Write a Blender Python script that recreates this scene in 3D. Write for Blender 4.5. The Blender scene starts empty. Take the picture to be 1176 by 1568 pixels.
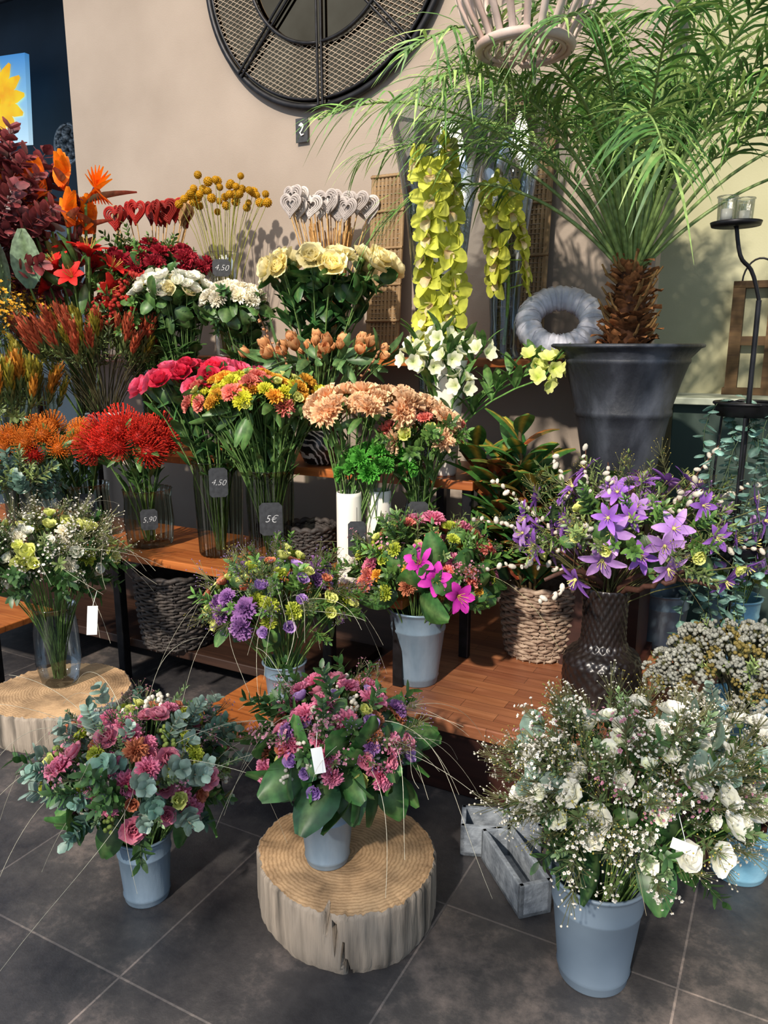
import bpy, math, random
import numpy as np
from mathutils import Vector, Matrix
rng=np.random.RandomState(11); random.seed(5)
sc=bpy.context.scene
RZ=math.radians(-28.0)
E1=np.array([math.cos(RZ),math.sin(RZ),0]); E2=np.array([-math.sin(RZ),math.cos(RZ),0])
def sd(s,d,z=0): return E1*s+E2*d+np.array([0,0,z])
def A(*a): return np.array(a,float)
def U(a,b): return rng.uniform(a,b)
def hx(h):
    c=np.array([int(h[i:i+2],16)/255 for i in (0,2,4)]); return np.where(c<=.04045,c/12.92,((c+.055)/1.055)**2.4)
def nrm(v): return v/(np.linalg.norm(v)+1e-9)

# ---------------------------------------------------------------- materials
def newmat(name):
    m=bpy.data.materials.new(name); m.use_nodes=True; nt=m.node_tree
    return m,nt,nt.nodes['Principled BSDF'],nt.nodes['Material Output']
def colramp(nt,fac,cols,pos=None):
    r=nt.nodes.new('ShaderNodeValToRGB'); el=r.color_ramp.elements
    n=len(cols)
    pos=pos or [i/(n-1) for i in range(n)]
    el[0].position=pos[0]; el[0].color=(*cols[0],1); el[1].position=pos[-1]; el[1].color=(*cols[-1],1)
    for i in range(1,n-1):
        e=el.new(pos[i]); e.color=(*cols[i],1)
    nt.links.new(fac,r.inputs[0]); return r
def surf(name,c1,c2,rough=.5,metal=0,scale=8,bump=0,bscale=40,stretch=(1,1,1),c3=None,detail=5,emis=None):
    m,nt,b,o=newmat(name)
    tc=nt.nodes.new('ShaderNodeTexCoord'); mp=nt.nodes.new('ShaderNodeMapping'); mp.inputs['Scale'].default_value=stretch
    nt.links.new(tc.outputs['Object'],mp.inputs[0])
    n=nt.nodes.new('ShaderNodeTexNoise'); n.inputs['Scale'].default_value=scale; n.inputs['Detail'].default_value=detail
    nt.links.new(mp.outputs[0],n.inputs['Vector'])
    cols=[c1,c2] if c3 is None else [c1,c2,c3]
    r=colramp(nt,n.outputs['Fac'],cols,[.32,.68] if c3 is None else [.3,.5,.7])
    nt.links.new(r.outputs[0],b.inputs['Base Color'])
    b.inputs['Roughness'].default_value=rough; b.inputs['Metallic'].default_value=metal
    if bump:
        n2=nt.nodes.new('ShaderNodeTexNoise'); n2.inputs['Scale'].default_value=bscale; n2.inputs['Detail'].default_value=6
        nt.links.new(mp.outputs[0],n2.inputs['Vector'])
        bp=nt.nodes.new('ShaderNodeBump'); bp.inputs['Strength'].default_value=bump; bp.inputs['Distance'].default_value=.01
        nt.links.new(n2.outputs['Fac'],bp.inputs['Height']); nt.links.new(bp.outputs[0],b.inputs['Normal'])
    if emis:
        b.inputs['Emission Strength'].default_value=emis; nt.links.new(r.outputs[0],b.inputs['Emission Color'])
    return m
def organic(name,rough,trans,lo=.75,hi=1.2,scale=60,spec=.5):
    m,nt,b,o=newmat(name)
    a=nt.nodes.new('ShaderNodeAttribute'); a.attribute_name='Col'
    tc=nt.nodes.new('ShaderNodeTexCoord'); n=nt.nodes.new('ShaderNodeTexNoise'); n.inputs['Scale'].default_value=scale
    nt.links.new(tc.outputs['Object'],n.inputs['Vector'])
    r=colramp(nt,n.outputs['Fac'],[(lo,)*3,(hi,)*3],[.3,.7])
    mx=nt.nodes.new('ShaderNodeMix'); mx.data_type='RGBA'; mx.blend_type='MULTIPLY'; mx.inputs[0].default_value=1
    nt.links.new(a.outputs['Color'],mx.inputs[6]); nt.links.new(r.outputs[0],mx.inputs[7])
    nt.links.new(mx.outputs[2],b.inputs['Base Color']); b.inputs['Roughness'].default_value=rough
    b.inputs['Specular IOR Level'].default_value=spec
    if trans:
        t=nt.nodes.new('ShaderNodeBsdfTranslucent'); nt.links.new(mx.outputs[2],t.inputs[0])
        ms=nt.nodes.new('ShaderNodeMixShader'); ms.inputs[0].default_value=trans
        nt.links.new(b.outputs[0],ms.inputs[1]); nt.links.new(t.outputs[0],ms.inputs[2]); nt.links.new(ms.outputs[0],o.inputs[0])
    return m
PET=organic('petal',.6,.3,.85,1.12,50,.25); LEAF=organic('leaf',.42,.2,.6,1.3,45,.5); STEM=organic('stem',.6,0,.7,1.2,80,.3)
ORG=[PET,LEAF,STEM]
def glass(name,tint,ior=1.5,fac=.55):
    m,nt,b,o=newmat(name)
    t=nt.nodes.new('ShaderNodeBsdfTransparent'); t.inputs[0].default_value=(*tint,1)
    g=nt.nodes.new('ShaderNodeBsdfGlossy'); g.inputs['Roughness'].default_value=.04
    lw=nt.nodes.new('ShaderNodeLayerWeight'); lw.inputs[0].default_value=.45
    n=nt.nodes.new('ShaderNodeTexNoise'); n.inputs['Scale'].default_value=12
    mt=nt.nodes.new('ShaderNodeMath'); mt.operation='MULTIPLY'; mt.inputs[1].default_value=fac
    nt.links.new(lw.outputs['Fresnel'],mt.inputs[0])
    bp=nt.nodes.new('ShaderNodeBump'); bp.inputs['Strength'].default_value=.1; nt.links.new(n.outputs[0],bp.inputs['Height']); nt.links.new(bp.outputs[0],g.inputs['Normal'])
    ms=nt.nodes.new('ShaderNodeMixShader'); nt.links.new(mt.outputs[0],ms.inputs[0]); nt.links.new(t.outputs[0],ms.inputs[1]); nt.links.new(g.outputs[0],ms.inputs[2])
    nt.links.new(ms.outputs[0],o.inputs[0]); return m
GL_DARK=glass('smoked_glass',(.60,.62,.54)); GL_CLR=glass('clear_glass',(.9,.93,.93),fac=.7)
ZINC=surf('zinc',hx('5d7486'),hx('8b9dac'),.42,.35,9,.15,60,(1,1,.4))
ZINC2=surf('zinc_blue',hx('5f97b2'),hx('8cbace'),.4,.25,9,.15,60)
GREYB=surf('grey_plastic_pot',hx('61707e'),hx('6c7b89'),.5,0,5)
SLATE_POT=surf('slate_zinc',hx('121419'),hx('20232a'),.55,0,7,.3,50,(1,1,.45),c3=hx('474b54'),detail=9)
BLACKM=surf('black_metal',hx('141415'),hx('26262a'),.45,.6,20)
BLACKG=surf('black_glaze',hx('100c0b'),hx('221a18'),.34,0,14)
CREAM=surf('cream_ceramic',hx('e6dfd0'),hx('f2ece0'),.35,0,5)
WICK=surf('wicker_brown',hx('6d5444'),hx('a8937f'),.7,0,30,.3,90)
WICKD=surf('wicker_dark',hx('1f1b19'),hx('443c37'),.7,0,30,.3,90)
FAB=surf('white_wrap',hx('a9a9b4'),hx('d8d6de'),.5,0,14,.5,40)
CONC=surf('concrete',hx('5c636b'),hx('8b9299'),.85,0,30,.4,90)
CHALKB=surf('chalkboard',hx('1c1d20'),hx('2f3134'),.6,0,60)
CHALK=surf('chalk',hx('8d8d8d'),hx('d4d4d4'),.9,0,160)
PAPER=surf('paper',hx('eeeeea'),hx('fafaf6'),.7,0,10)
WALLM=surf('plaster_wall',hx('8b7e71'),hx('988b7e'),.9,0,2.2,.08,140)
WALLY=surf('plaster_wall_yellow',hx('a3a07e'),hx('b2af8e'),.9,0,2.2,.08,140)
WALLD=surf('plaster_wall_dark',hx('1d2b36'),hx('263643'),.8,0,2.2,.08,140)
CEIL=surf('ceiling_dark',hx('2c2a29'),hx('4a443e'),.9,0,2)
GREEND=surf('green_panel',hx('24352e'),hx('2e4238'),.6,0,4)
WHITEP=surf('white_sill',hx('a9b09a'),hx('c4c8b4'),.5,0,4)
BAMB=surf('whitewashed_wood',hx('a88878'),hx('d2c0b4'),.6,0,6,.2,50,(1,1,.2))
HUSK=organic('palm_husk',.85,0,.5,1.35,60,.2)
MIRR=surf('mirror_glass',(.12,.085,.05),(.19,.14,.085),.03,1,3)
def wood(name,ca,cb,cc,rough=.35,bw=.9,rh=.09):
    m,nt,b,o=newmat(name)
    tc=nt.nodes.new('ShaderNodeTexCoord')
    br=nt.nodes.new('ShaderNodeTexBrick'); br.inputs['Scale'].default_value=1; br.inputs['Brick Width'].default_value=bw; br.inputs['Row Height'].default_value=rh
    br.inputs['Mortar Size'].default_value=.0008; br.inputs['Color1'].default_value=(*ca,1); br.inputs['Color2'].default_value=(*cb,1); br.inputs['Mortar'].default_value=(.05,.02,.01,1)
    nt.links.new(tc.outputs['Object'],br.inputs['Vector'])
    mp=nt.nodes.new('ShaderNodeMapping'); mp.inputs['Scale'].default_value=(2,22,22); nt.links.new(tc.outputs['Object'],mp.inputs[0])
    n=nt.nodes.new('ShaderNodeTexNoise'); n.inputs['Scale'].default_value=2.5; n.inputs['Detail'].default_value=8; nt.links.new(mp.outputs[0],n.inputs['Vector'])
    r=colramp(nt,n.outputs['Fac'],[tuple(cc),(1,1,1)],[.3,.65])
    mx=nt.nodes.new('ShaderNodeMix'); mx.data_type='RGBA'; mx.blend_type='MULTIPLY'; mx.inputs[0].default_value=.85
    nt.links.new(br.outputs['Color'],mx.inputs[6]); nt.links.new(r.outputs[0],mx.inputs[7]); nt.links.new(mx.outputs[2],b.inputs['Base Color'])
    b.inputs['Roughness'].default_value=rough
    return m
WOOD=wood('cherry_wood',hx('b8703a'),hx('a05a2a'),(.55,.42,.36))
WOODB=wood('butcher_block',hx('a86f4a'),hx('87533a'),(.6,.5,.45),.38,.28,.055)
WOODD=wood('dark_red_wood',hx('43231a'),hx('361b14'),(.5,.45,.4),.5)
WOODK=wood('dark_shelf_wood',hx('3a2418'),hx('2c1b12'),(.5,.45,.4),.5)
OLDW=wood('old_plank',hx('6b5030'),hx('55401f'),(.4,.35,.3),.8,1.2,.2)
def floor_mat():
    m,nt,b,o=newmat('slate_tiles')
    tc=nt.nodes.new('ShaderNodeTexCoord')
    br=nt.nodes.new('ShaderNodeTexBrick'); br.offset=0; br.inputs['Scale'].default_value=1; br.inputs['Brick Width'].default_value=.6; br.inputs['Row Height'].default_value=.6
    br.inputs['Mortar Size'].default_value=.003; br.inputs['Mortar Smooth'].default_value=.2
    br.inputs['Color1'].default_value=(1,1,1,1); br.inputs['Color2'].default_value=(.72,.72,.76,1); br.inputs['Mortar'].default_value=(2.2,2.1,2.0,1)
    nt.links.new(tc.outputs['Object'],br.inputs['Vector'])
    n=nt.nodes.new('ShaderNodeTexNoise'); n.inputs['Scale'].default_value=2.2; n.inputs['Detail'].default_value=10; n.inputs['Roughness'].default_value=.75; nt.links.new(tc.outputs['Object'],n.inputs['Vector'])
    r=colramp(nt,n.outputs['Fac'],[hx('2c2b2e'),hx('464342'),hx('857870')],[.38,.52,.7])
    mx=nt.nodes.new('ShaderNodeMix'); mx.data_type='RGBA'; mx.blend_type='MULTIPLY'; mx.inputs[0].default_value=1
    nt.links.new(r.outputs[0],mx.inputs[6]); nt.links.new(br.outputs['Color'],mx.inputs[7]); nt.links.new(mx.outputs[2],b.inputs['Base Color'])
    b.inputs['Roughness'].default_value=.42
    bp=nt.nodes.new('ShaderNodeBump'); bp.inputs['Strength'].default_value=.5; bp.inputs['Distance'].default_value=.012; nt.links.new(n.outputs['Fac'],bp.inputs['Height']); nt.links.new(bp.outputs[0],b.inputs['Normal'])
    return m
def endgrain():
    m,nt,b,o=newmat('log_end_grain')
    tc=nt.nodes.new('ShaderNodeTexCoord')
    w=nt.nodes.new('ShaderNodeTexWave'); w.wave_type='RINGS'; w.rings_direction='Z'; w.inputs['Scale'].default_value=30; w.inputs['Distortion'].default_value=4; w.inputs['Detail'].default_value=4; w.inputs['Detail Scale'].default_value=2
    nt.links.new(tc.outputs['Object'],w.inputs['Vector'])
    r=colramp(nt,w.outputs['Fac'],[hx('b08e68'),hx('cdaa82')],[0,.7])
    n=nt.nodes.new('ShaderNodeTexNoise'); n.inputs['Scale'].default_value=6; n.inputs['Detail'].default_value=9; n.inputs['Roughness'].default_value=.65; nt.links.new(tc.outputs['Object'],n.inputs['Vector'])
    r2=colramp(nt,n.outputs['Fac'],[hx('8a857e'),(1.05,1.02,.98)],[.32,.6])
    mx=nt.nodes.new('ShaderNodeMix'); mx.data_type='RGBA'; mx.blend_type='MULTIPLY'; mx.inputs[0].default_value=.95
    nt.links.new(r.outputs[0],mx.inputs[6]); nt.links.new(r2.outputs[0],mx.inputs[7]); nt.links.new(mx.outputs[2],b.inputs['Base Color']); b.inputs['Roughness'].default_value=.8
    bp=nt.nodes.new('ShaderNodeBump'); bp.inputs['Strength'].default_value=.5; bp.inputs['Distance'].default_value=.01; nt.links.new(n.outputs['Fac'],bp.inputs['Height']); nt.links.new(bp.outputs[0],b.inputs['Normal'])
    return m
ENDG=endgrain(); BARK=surf('debarked_log_side',hx('423c34'),hx('96897a'),.85,0,7,.8,22,(3,3,.3),c3=hx('776d60'),detail=9)

# ---------------------------------------------------------------- mesh kit
def grid(P,C=(.5,.5,.5),mi=0,closed=False):
    nu,nv=P.shape[:2]; idx=np.arange(nu*nv).reshape(nu,nv)
    if closed: idx=np.concatenate([idx,idx[:,:1]],1)
    F=np.stack([idx[:-1,:-1],idx[:-1,1:],idx[1:,1:],idx[1:,:-1]],-1).reshape(-1,4)
    Cc=np.broadcast_to(np.asarray(C,float),(nu,nv,3)).reshape(-1,3)
    return (P.reshape(-1,3),F,Cc,np.full(len(F),mi))
def merge(ts):
    V=[];F=[];C=[];M=[];n=0
    for v,f,c,m in ts: V.append(v);F.append(f+n);C.append(c);M.append(m);n+=len(v)
    return (np.concatenate(V),np.concatenate(F),np.concatenate(C),np.concatenate(M))
def tf(t,R=None,s=1.,p=(0,0,0),tint=1.):
    v,f,c,m=t; v=v*s
    if R is not None: v=v@R.T
    return (v+np.asarray(p),f,c*tint,m)
def rotz(a): c,s=math.cos(a),math.sin(a); return np.array([[c,-s,0],[s,c,0],[0,0,1.]])
def roty(a): c,s=math.cos(a),math.sin(a); return np.array([[c,0,s],[0,1,0],[-s,0,c]])
def frame(d,roll=0):
    d=nrm(np.asarray(d,float)); up=A(0,0,1) if abs(d[2])<.95 else A(0,1,0)
    x=nrm(np.cross(up,d)); y=np.cross(d,x)
    return np.stack([x,y,d],1)@rotz(roll)
def tube(pts,r,C,k=5,mi=2):
    pts=np.asarray(pts,float); n=len(pts); T=np.gradient(pts,axis=0); T/=np.linalg.norm(T,axis=1,keepdims=True)+1e-9
    ref=nrm(A(.31,.93,.12)) if abs(T[n//2]@nrm(A(.31,.93,.12)))<.9 else A(1,0,0.)
    a=np.cross(T,ref); a/=np.linalg.norm(a,axis=1,keepdims=True)+1e-9; b=np.cross(T,a)
    th=np.linspace(0,2*math.pi,k,endpoint=False); r=np.broadcast_to(np.asarray(r,float),(n,))
    P=pts[:,None,:]+r[:,None,None]*(np.cos(th)[None,:,None]*a[:,None,:]-np.sin(th)[None,:,None]*b[:,None,:])
    C=np.asarray(C,float); C=C[:,None,:] if C.ndim==2 else C
    return grid(P,C,mi,True)
def sphere(r=1,nu=5,nv=7,C=(.5,.5,.5),mi=0,sq=(1,1,1)):
    ph=np.linspace(0.02,math.pi-.02,nu)[::-1]; th=np.linspace(0,2*math.pi,nv,endpoint=False)
    P=np.stack([np.sin(ph)[:,None]*np.cos(th),np.sin(ph)[:,None]*np.sin(th),np.cos(ph)[:,None]+0*th],-1)*r*np.array(sq)
    return grid(P,C,mi,True)
class MB:
    def __init__(s): s.p=[]
    def add(s,t,R=None,sc=1.,p=(0,0,0),tint=1.): s.p.append(tf(t,R,sc,p,tint))
    def build(s,name,mats,loc=(0,0,0),rot=None,smooth=True,parent=None,dmax=None):
        V,F,C,M=merge(s.p); loc=np.asarray(loc,float)
        if dmax is not None:
            d=V@E2; V=V-E2[None,:]*np.maximum(0,d-dmax)[:,None]*.97
        me=bpy.data.meshes.new(name); me.from_pydata((V-loc if rot is None else V).tolist(),[],F.tolist())
        for m in mats: me.materials.append(m)
        me.polygons.foreach_set('material_index',M.astype(np.int32)); me.polygons.foreach_set('use_smooth',np.full(len(F),smooth))
        ca=me.color_attributes.new('Col','FLOAT_COLOR','POINT'); rgba=np.ones((len(V),4)); rgba[:,:3]=np.clip(C,0,1.2); ca.data.foreach_set('color',rgba.ravel())
        me.update(); ob=bpy.data.objects.new(name,me); sc.collection.objects.link(ob); ob.location=Vector(loc)
        if rot is not None: ob.rotation_euler=rot
        if parent: setpar(ob,parent)
        return ob
def setpar(ob,e):
    ob.parent=e; ob.matrix_parent_inverse=Matrix.Translation(-e.location)
def empty(name,loc):
    e=bpy.data.objects.new(name,None); e.empty_display_size=.1; e.location=Vector(loc); sc.collection.objects.link(e); return e
def boxt(x0,x1,y0,y1,z0,z1,mi=0):
    V=np.array([[x,y,z] for x in(x0,x1) for y in(y0,y1) for z in(z0,z1)],float)
    F=np.array([[0,1,3,2],[4,6,7,5],[0,4,5,1],[2,3,7,6],[0,2,6,4],[1,5,7,3]])
    return (V,F,np.full((8,3),.5),np.full(6,mi))
def box(name,s0,s1,d0,d1,z0,z1,mat,parent=None,bev=.004):
    """box aligned with the room directions (along wall, into wall)"""
    mb=MB(); hs,hd,hz=(s1-s0)/2,(d1-d0)/2,(z1-z0)/2; mb.add(boxt(-hs,hs,-hd,hd,-hz,hz))
    ob=mb.build(name,[mat],sd((s0+s1)/2,(d0+d1)/2,(z0+z1)/2),(0,0,RZ),False,parent)
    if bev:
        m=ob.modifiers.new('b','BEVEL'); m.width=bev; m.segments=2
    return ob
def lathet(prof,seg=40,rib=(0,0),C=(.5,.5,.5),mi=0):
    pr=np.array(prof,float); th=np.linspace(0,2*math.pi,seg,endpoint=False)
    rr=pr[:,0][:,None]*(1+rib[1]*np.cos(rib[0]*th)[None,:])
    P=np.stack([rr*np.cos(th),rr*np.sin(th),pr[:,1][:,None]+0*th],-1); return grid(P,C,mi,True)
def lathe(name,prof,loc,mat,seg=40,rib=(0,0),parent=None):
    mb=MB(); mb.add(lathet(prof,seg,rib)); return mb.build(name,[mat],loc,(0,0,0),True,parent)
def bucket(x,y,z,rb,rt,h,mat=None,name='zinc_bucket'):
    L=lambda f:rb+(rt-rb)*f
    p=[(.001,0),(rb*.97,0),(rb,.004)]
    for f in (.08,.1,.12,.45,.7,.72,.74,.76,.93):
        p.append((L(f)+(.0025 if f in(.1,.72,.74) else 0),h*f))
    p+=[(rt,h*.96),(rt+.004,h*.97),(rt+.006,h*.985),(rt+.004,h),(rt-.001,h),(rt-.003,h*.97),(rb-.004,.01),(.001,.01)]
    mb=MB(); mb.add(lathet(p,48))
    return mb.build(name,[mat or ZINC],(x,y,z),(0,0,0))
def vase(name,x,y,z,prof,mat,rib=(0,0),seg=48,th=.004):
    isg='glass' in mat.name
    out=[(.001,0)]+[(r,h) for r,h in prof]
    if isg:   # thin blown glass: single wall with a rolled rim
        r,h=prof[-1]; out+=[(r+.003,h+.002),(r+.002,h+.005),(r-.002,h+.004),(r-.003,h)]
        return lathe(name,out,(x,y,z),mat,seg,rib)
    inn=[(max(r-th,.002),max(h,.012)) for r,h in prof[::-1]]+[(.001,.012)]
    return lathe(name,out+inn,(x,y,z),mat,seg,rib)

# ---------------------------------------------------------------- plant parts
def petal(L,W,e0,e1,cup,c0,c1,nu=4,nv=4,ruf=0,pk=.6,mi=0,r0=0,mid=None,ex=.75):
    u=np.linspace(0,1,nu); v=np.linspace(-1,1,nv); e=np.radians(e0+(e1-e0)*u)
    st=L/(nu-1); em=(e[1:]+e[:-1])/2
    r=r0+np.concatenate([[0],np.cumsum(np.cos(em)*st)]); z=np.concatenate([[0],np.cumsum(np.sin(em)*st)])
    a=math.log(.5)/math.log(pk); w=W*(np.sin(math.pi*np.clip(.05+.9*u**a,0,1))**ex)
    off=cup*w[:,None]*v[None,:]**2+ruf*W*(u[:,None]**1.5)*np.sin(v[None,:]*4.5+rng.rand()*6)
    rr=r[:,None]-np.sin(e)[:,None]*off
    if ruf>.25: rr=rr+L*.08*(u[:,None]**2)*rng.uniform(-1,1,(1,nv))
    P=np.stack([rr,w[:,None]*v[None,:],z[:,None]+np.cos(e)[:,None]*off],-1)
    C=np.asarray(c0)+(np.asarray(c1)-c0)*u[:,None,None]; C=np.broadcast_to(C,(nu,nv,3)).copy()
    if mid is not None: C[:,nv//2]=C[:,nv//2]*.4+np.asarray(mid)*.6
    return grid(P,C,mi)
def flower(spec,c0,c1,nu=4,nv=4,pk=.65,mi=0,extra=(),zoff=0,ex=.75):
    parts=[]
    for (n,L,W,e0,e1,cup,ruf) in spec:
        ph=rng.rand()*6.28
        for i in range(n):
            t=petal(L*U(.9,1.08),W,e0+U(-6,6),e1+U(-9,9),cup,c0,c1,nu,nv,ruf,pk,mi,ex=ex)
            parts.append(tf(t,rotz(ph+6.283*i/n+U(-.12,.12)),1,(0,0,zoff),U(.85,1.12)))
    return merge(parts+list(extra))
def variants(f,n=3): return [f() for _ in range(n)]
SP_ROSE=[(5,1,.62,-5,50,.35,.08),(5,.88,.56,28,78,.4,.06),(5,.72,.48,48,98,.4,0),(4,.58,.36,70,112,.4,0)]
SP_CARN=[(9,1,.4,0,25,.1,.42),(9,.94,.38,22,48,.1,.42),(8,.84,.34,42,68,.1,.42),(7,.7,.3,62,88,.1,.42)]
SP_LISI=[(5,1,.6,30,65,.3,.15),(5,.8,.5,48,88,.3,.15),(3,.6,.35,65,105,.3,.1)]
def calyx(c=hx('5f7a3a')): return tf(sphere(.28,4,6,c,1),None,1,(0,0,-.08))
def rose(c0,c1): return variants(lambda:flower(SP_ROSE,hx(c0),hx(c1),4,5,.72,extra=[calyx()],ex=.5))
def carn(c0,c1): return variants(lambda:flower(SP_CARN,hx(c0),hx(c1),3,7,.85,extra=[calyx()],ex=.4))
def lisi(c0,c1): return variants(lambda:flower(SP_LISI,hx(c0),hx(c1),4,4,.72,extra=[calyx()],ex=.55))
def star(n,W,c0,c1,e0=15,e1=0,cc='f0e890'):
    return variants(lambda:flower([(n,1,W,e0,e1,.2,.1)],hx(c0),hx(c1),6,5,.48,extra=[tf(sphere(.1,4,6,hx(cc)),None,1,(0,0,.08))]+[tube([(0,0,0),(math.cos(a)*.2,math.sin(a)*.2,.42)],.018,hx(cc),3,0) for a in (0,1,2,3,4,5)],ex=.95),4)
def tulip(c0,c1): return variants(lambda:flower([(3,1.3,.5,35,108,.4,0),(3,1.25,.5,45,104,.4,0)],hx(c0),hx(c1),5,4,.55))
def lily(c0,c1): return variants(lambda:flower([(6,1.2,.3,65,-10,.15,.12)],hx(c0),hx(c1),6,4,.55,extra=[tube([(0,0,0),(math.cos(a)*.3,math.sin(a)*.3,.9)],.02,hx('e0c060'),3,0) for a in (0,1,2,3,4,5)]))
def cymb(c0,c1,lip='f6eeb8'):
    def f():
        t=flower([(5,1,.33,24,-6,.4,.1)],hx(c0),hx(c1),6,5,.55)
        l=petal(.55,.26,50,-30,.6,hx('d8a878'),hx(lip),5,5,.2,.6); c=petal(.5,.1,60,100,.2,hx('e8e0a0'),hx('f4f0c8'),4,3)
        return merge([t,tf(l,rotz(-1.57),1,(0,0,.03)),tf(c,rotz(1.57))])
    return variants(f,5)
def pins(c0,c1,n=110):
    def f():
        parts=[sphere(.55,5,8,hx(c0)*.7)]
        for i in range(n):
            ph=math.acos(1-1.45*(i+.5)/n); th=i*2.39996; d=A(math.sin(ph)*math.cos(th),math.sin(ph)*math.sin(th),math.cos(ph))
            s=np.array([.45,.75,1.0,1.02]); cu=np.array([0,.02,.1,.2]); pts=d*s[:,None]+A(0,0,1)*cu[:,None]
            parts.append(tube(pts,[.022,.022,.02,.045],[hx(c0),hx(c0),hx(c1),hx(c1)*1.15],3,0))
        return merge(parts)
    return variants(f,2)
def berrycl(c,n=9):
    def f():
        p=[]
        for i in range(n):
            d=nrm(rng.randn(3)+A(0,0,.8)); p.append(tf(sphere(.24,4,6,hx(c)),None,1,d*.7,U(.8,1.15)))
            p.append(tube([(0,0,-.5),d*.6],.03,hx('6a6a40'),3))
        return merge(p)
    return variants(f,2)
def cottonball(c):  # craspedia
    def f():
        p=[sphere(.9,7,10,hx(c)*.85)]
        for i in range(60):
            ph=math.acos(1-2*(i+.5)/60); th=i*2.39996; d=A(math.sin(ph)*math.cos(th),math.sin(ph)*math.sin(th),math.cos(ph))
            p.append(tf(sphere(.15,3,5,hx(c)),None,1,d*.9,U(.85,1.15)))
        return merge(p)
    return [f()]
def leaf(W,c0,c1,bend=(70,20),nu=6,mid='6f8a50',cup=-.25,pk=.45,ex=.75):
    def f(): return tf(petal(1,W,bend[0]+U(-8,8),bend[1]+U(-15,15),cup,hx(c0),hx(c1),nu,5,.06,pk,1,mid=hx(mid),ex=ex))
    return variants(f)
FILL=set()
def lsprig(n,ll,lw,c0,c1,stem='5a6a3a',pairs=True,ang=45,pk=.5):
    """leafy sprig, height 1 along +z"""
    def f():
        bx,by=U(-.12,.12),U(-.12,.12)
        s=np.linspace(0,1,6); pts=np.stack([bx*s*s,by*s*s,s],1); parts=[tube(pts,np.linspace(.014,.006,6),hx(stem),4)]
        for i in range(n):
            q=.15+.85*(i+.5)/n; p=A(bx*q*q,by*q*q,q)
            for k in ((0,1) if pairs else (0,)):
                a=i*1.9+k*math.pi+U(-.4,.4)
                t=petal(ll*U(.8,1.15)*(1-.35*q),lw*(1-.35*q),ang+U(-12,12),ang-25+U(-15,15),-.15,hx(c0),hx(c1),4,3,0,pk,1)
                parts.append(tf(t,rotz(a),1,p,U(.75,1.25)))
        return merge(parts)
    return variants(f,4)
def fsprig(n,fs,c0,c1,stem='6a6a45',small=5,ball_=False,spread=.35,leaves=True):
    def f():
        parts=[tube([(0,0,0),(0,0,.5),(0,0,1)],[.010,.008,.005],hx(stem),4)]
        for i in range(n):
            q=U(.25,1); a=U(0,6.28); rr=spread*U(.3,1)*(1.2-.6*q); d=A(math.cos(a)*rr,math.sin(a)*rr,q+U(.05,.15))
            parts.append(tube([(0,0,q*.75),d],[.006,.004],hx(stem),3))
            if ball_: t=sphere(.5,4,6,hx(c0))
            else: t=flower([(small,1,.5,35,20,.2,0)],hx(c0),hx(c1),3,3,.6,extra=[tf(sphere(.25,3,5,hx('c9b27a')),None,1,(0,0,.1))])
            parts.append(tf(t,frame(nrm(d-A(0,0,q*.5)+rng.randn(3)*.1)),fs*U(.7,1.2),d,U(.8,1.1)))
            if leaves and i%2==0: parts.append(tf(petal(.16,.025,40,20,0,hx('4c6238'),hx('6d8150'),3,3,0,.5,1),rotz(a+1),1,(0,0,q*.7)))
        return merge(parts)
    r=variants(f,4); FILL.add(id(r)); return r
def cone(c0,c1,n=46):   # conebush: upright narrow leaves, coloured tips
    def f():
        parts=[tube([(0,0,0),(0,0,1)],[.02,.012],hx('5a6a3a'),4)]
        for i in range(n):
            q=.1+.88*i/n; top=q>.4
            t=petal(.34 if top else .3,.032,50+U(-12,10)+q*20,80,0,hx(c0) if top else hx('4e6a3c'),hx(c1) if top else hx('76804a'),4,2,0,.5,1)
            parts.append(tf(t,rotz(i*2.4),1,(0,0,q*.8),U(.65,1.25)))
        return merge(parts)
    return variants(f,4)
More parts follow.
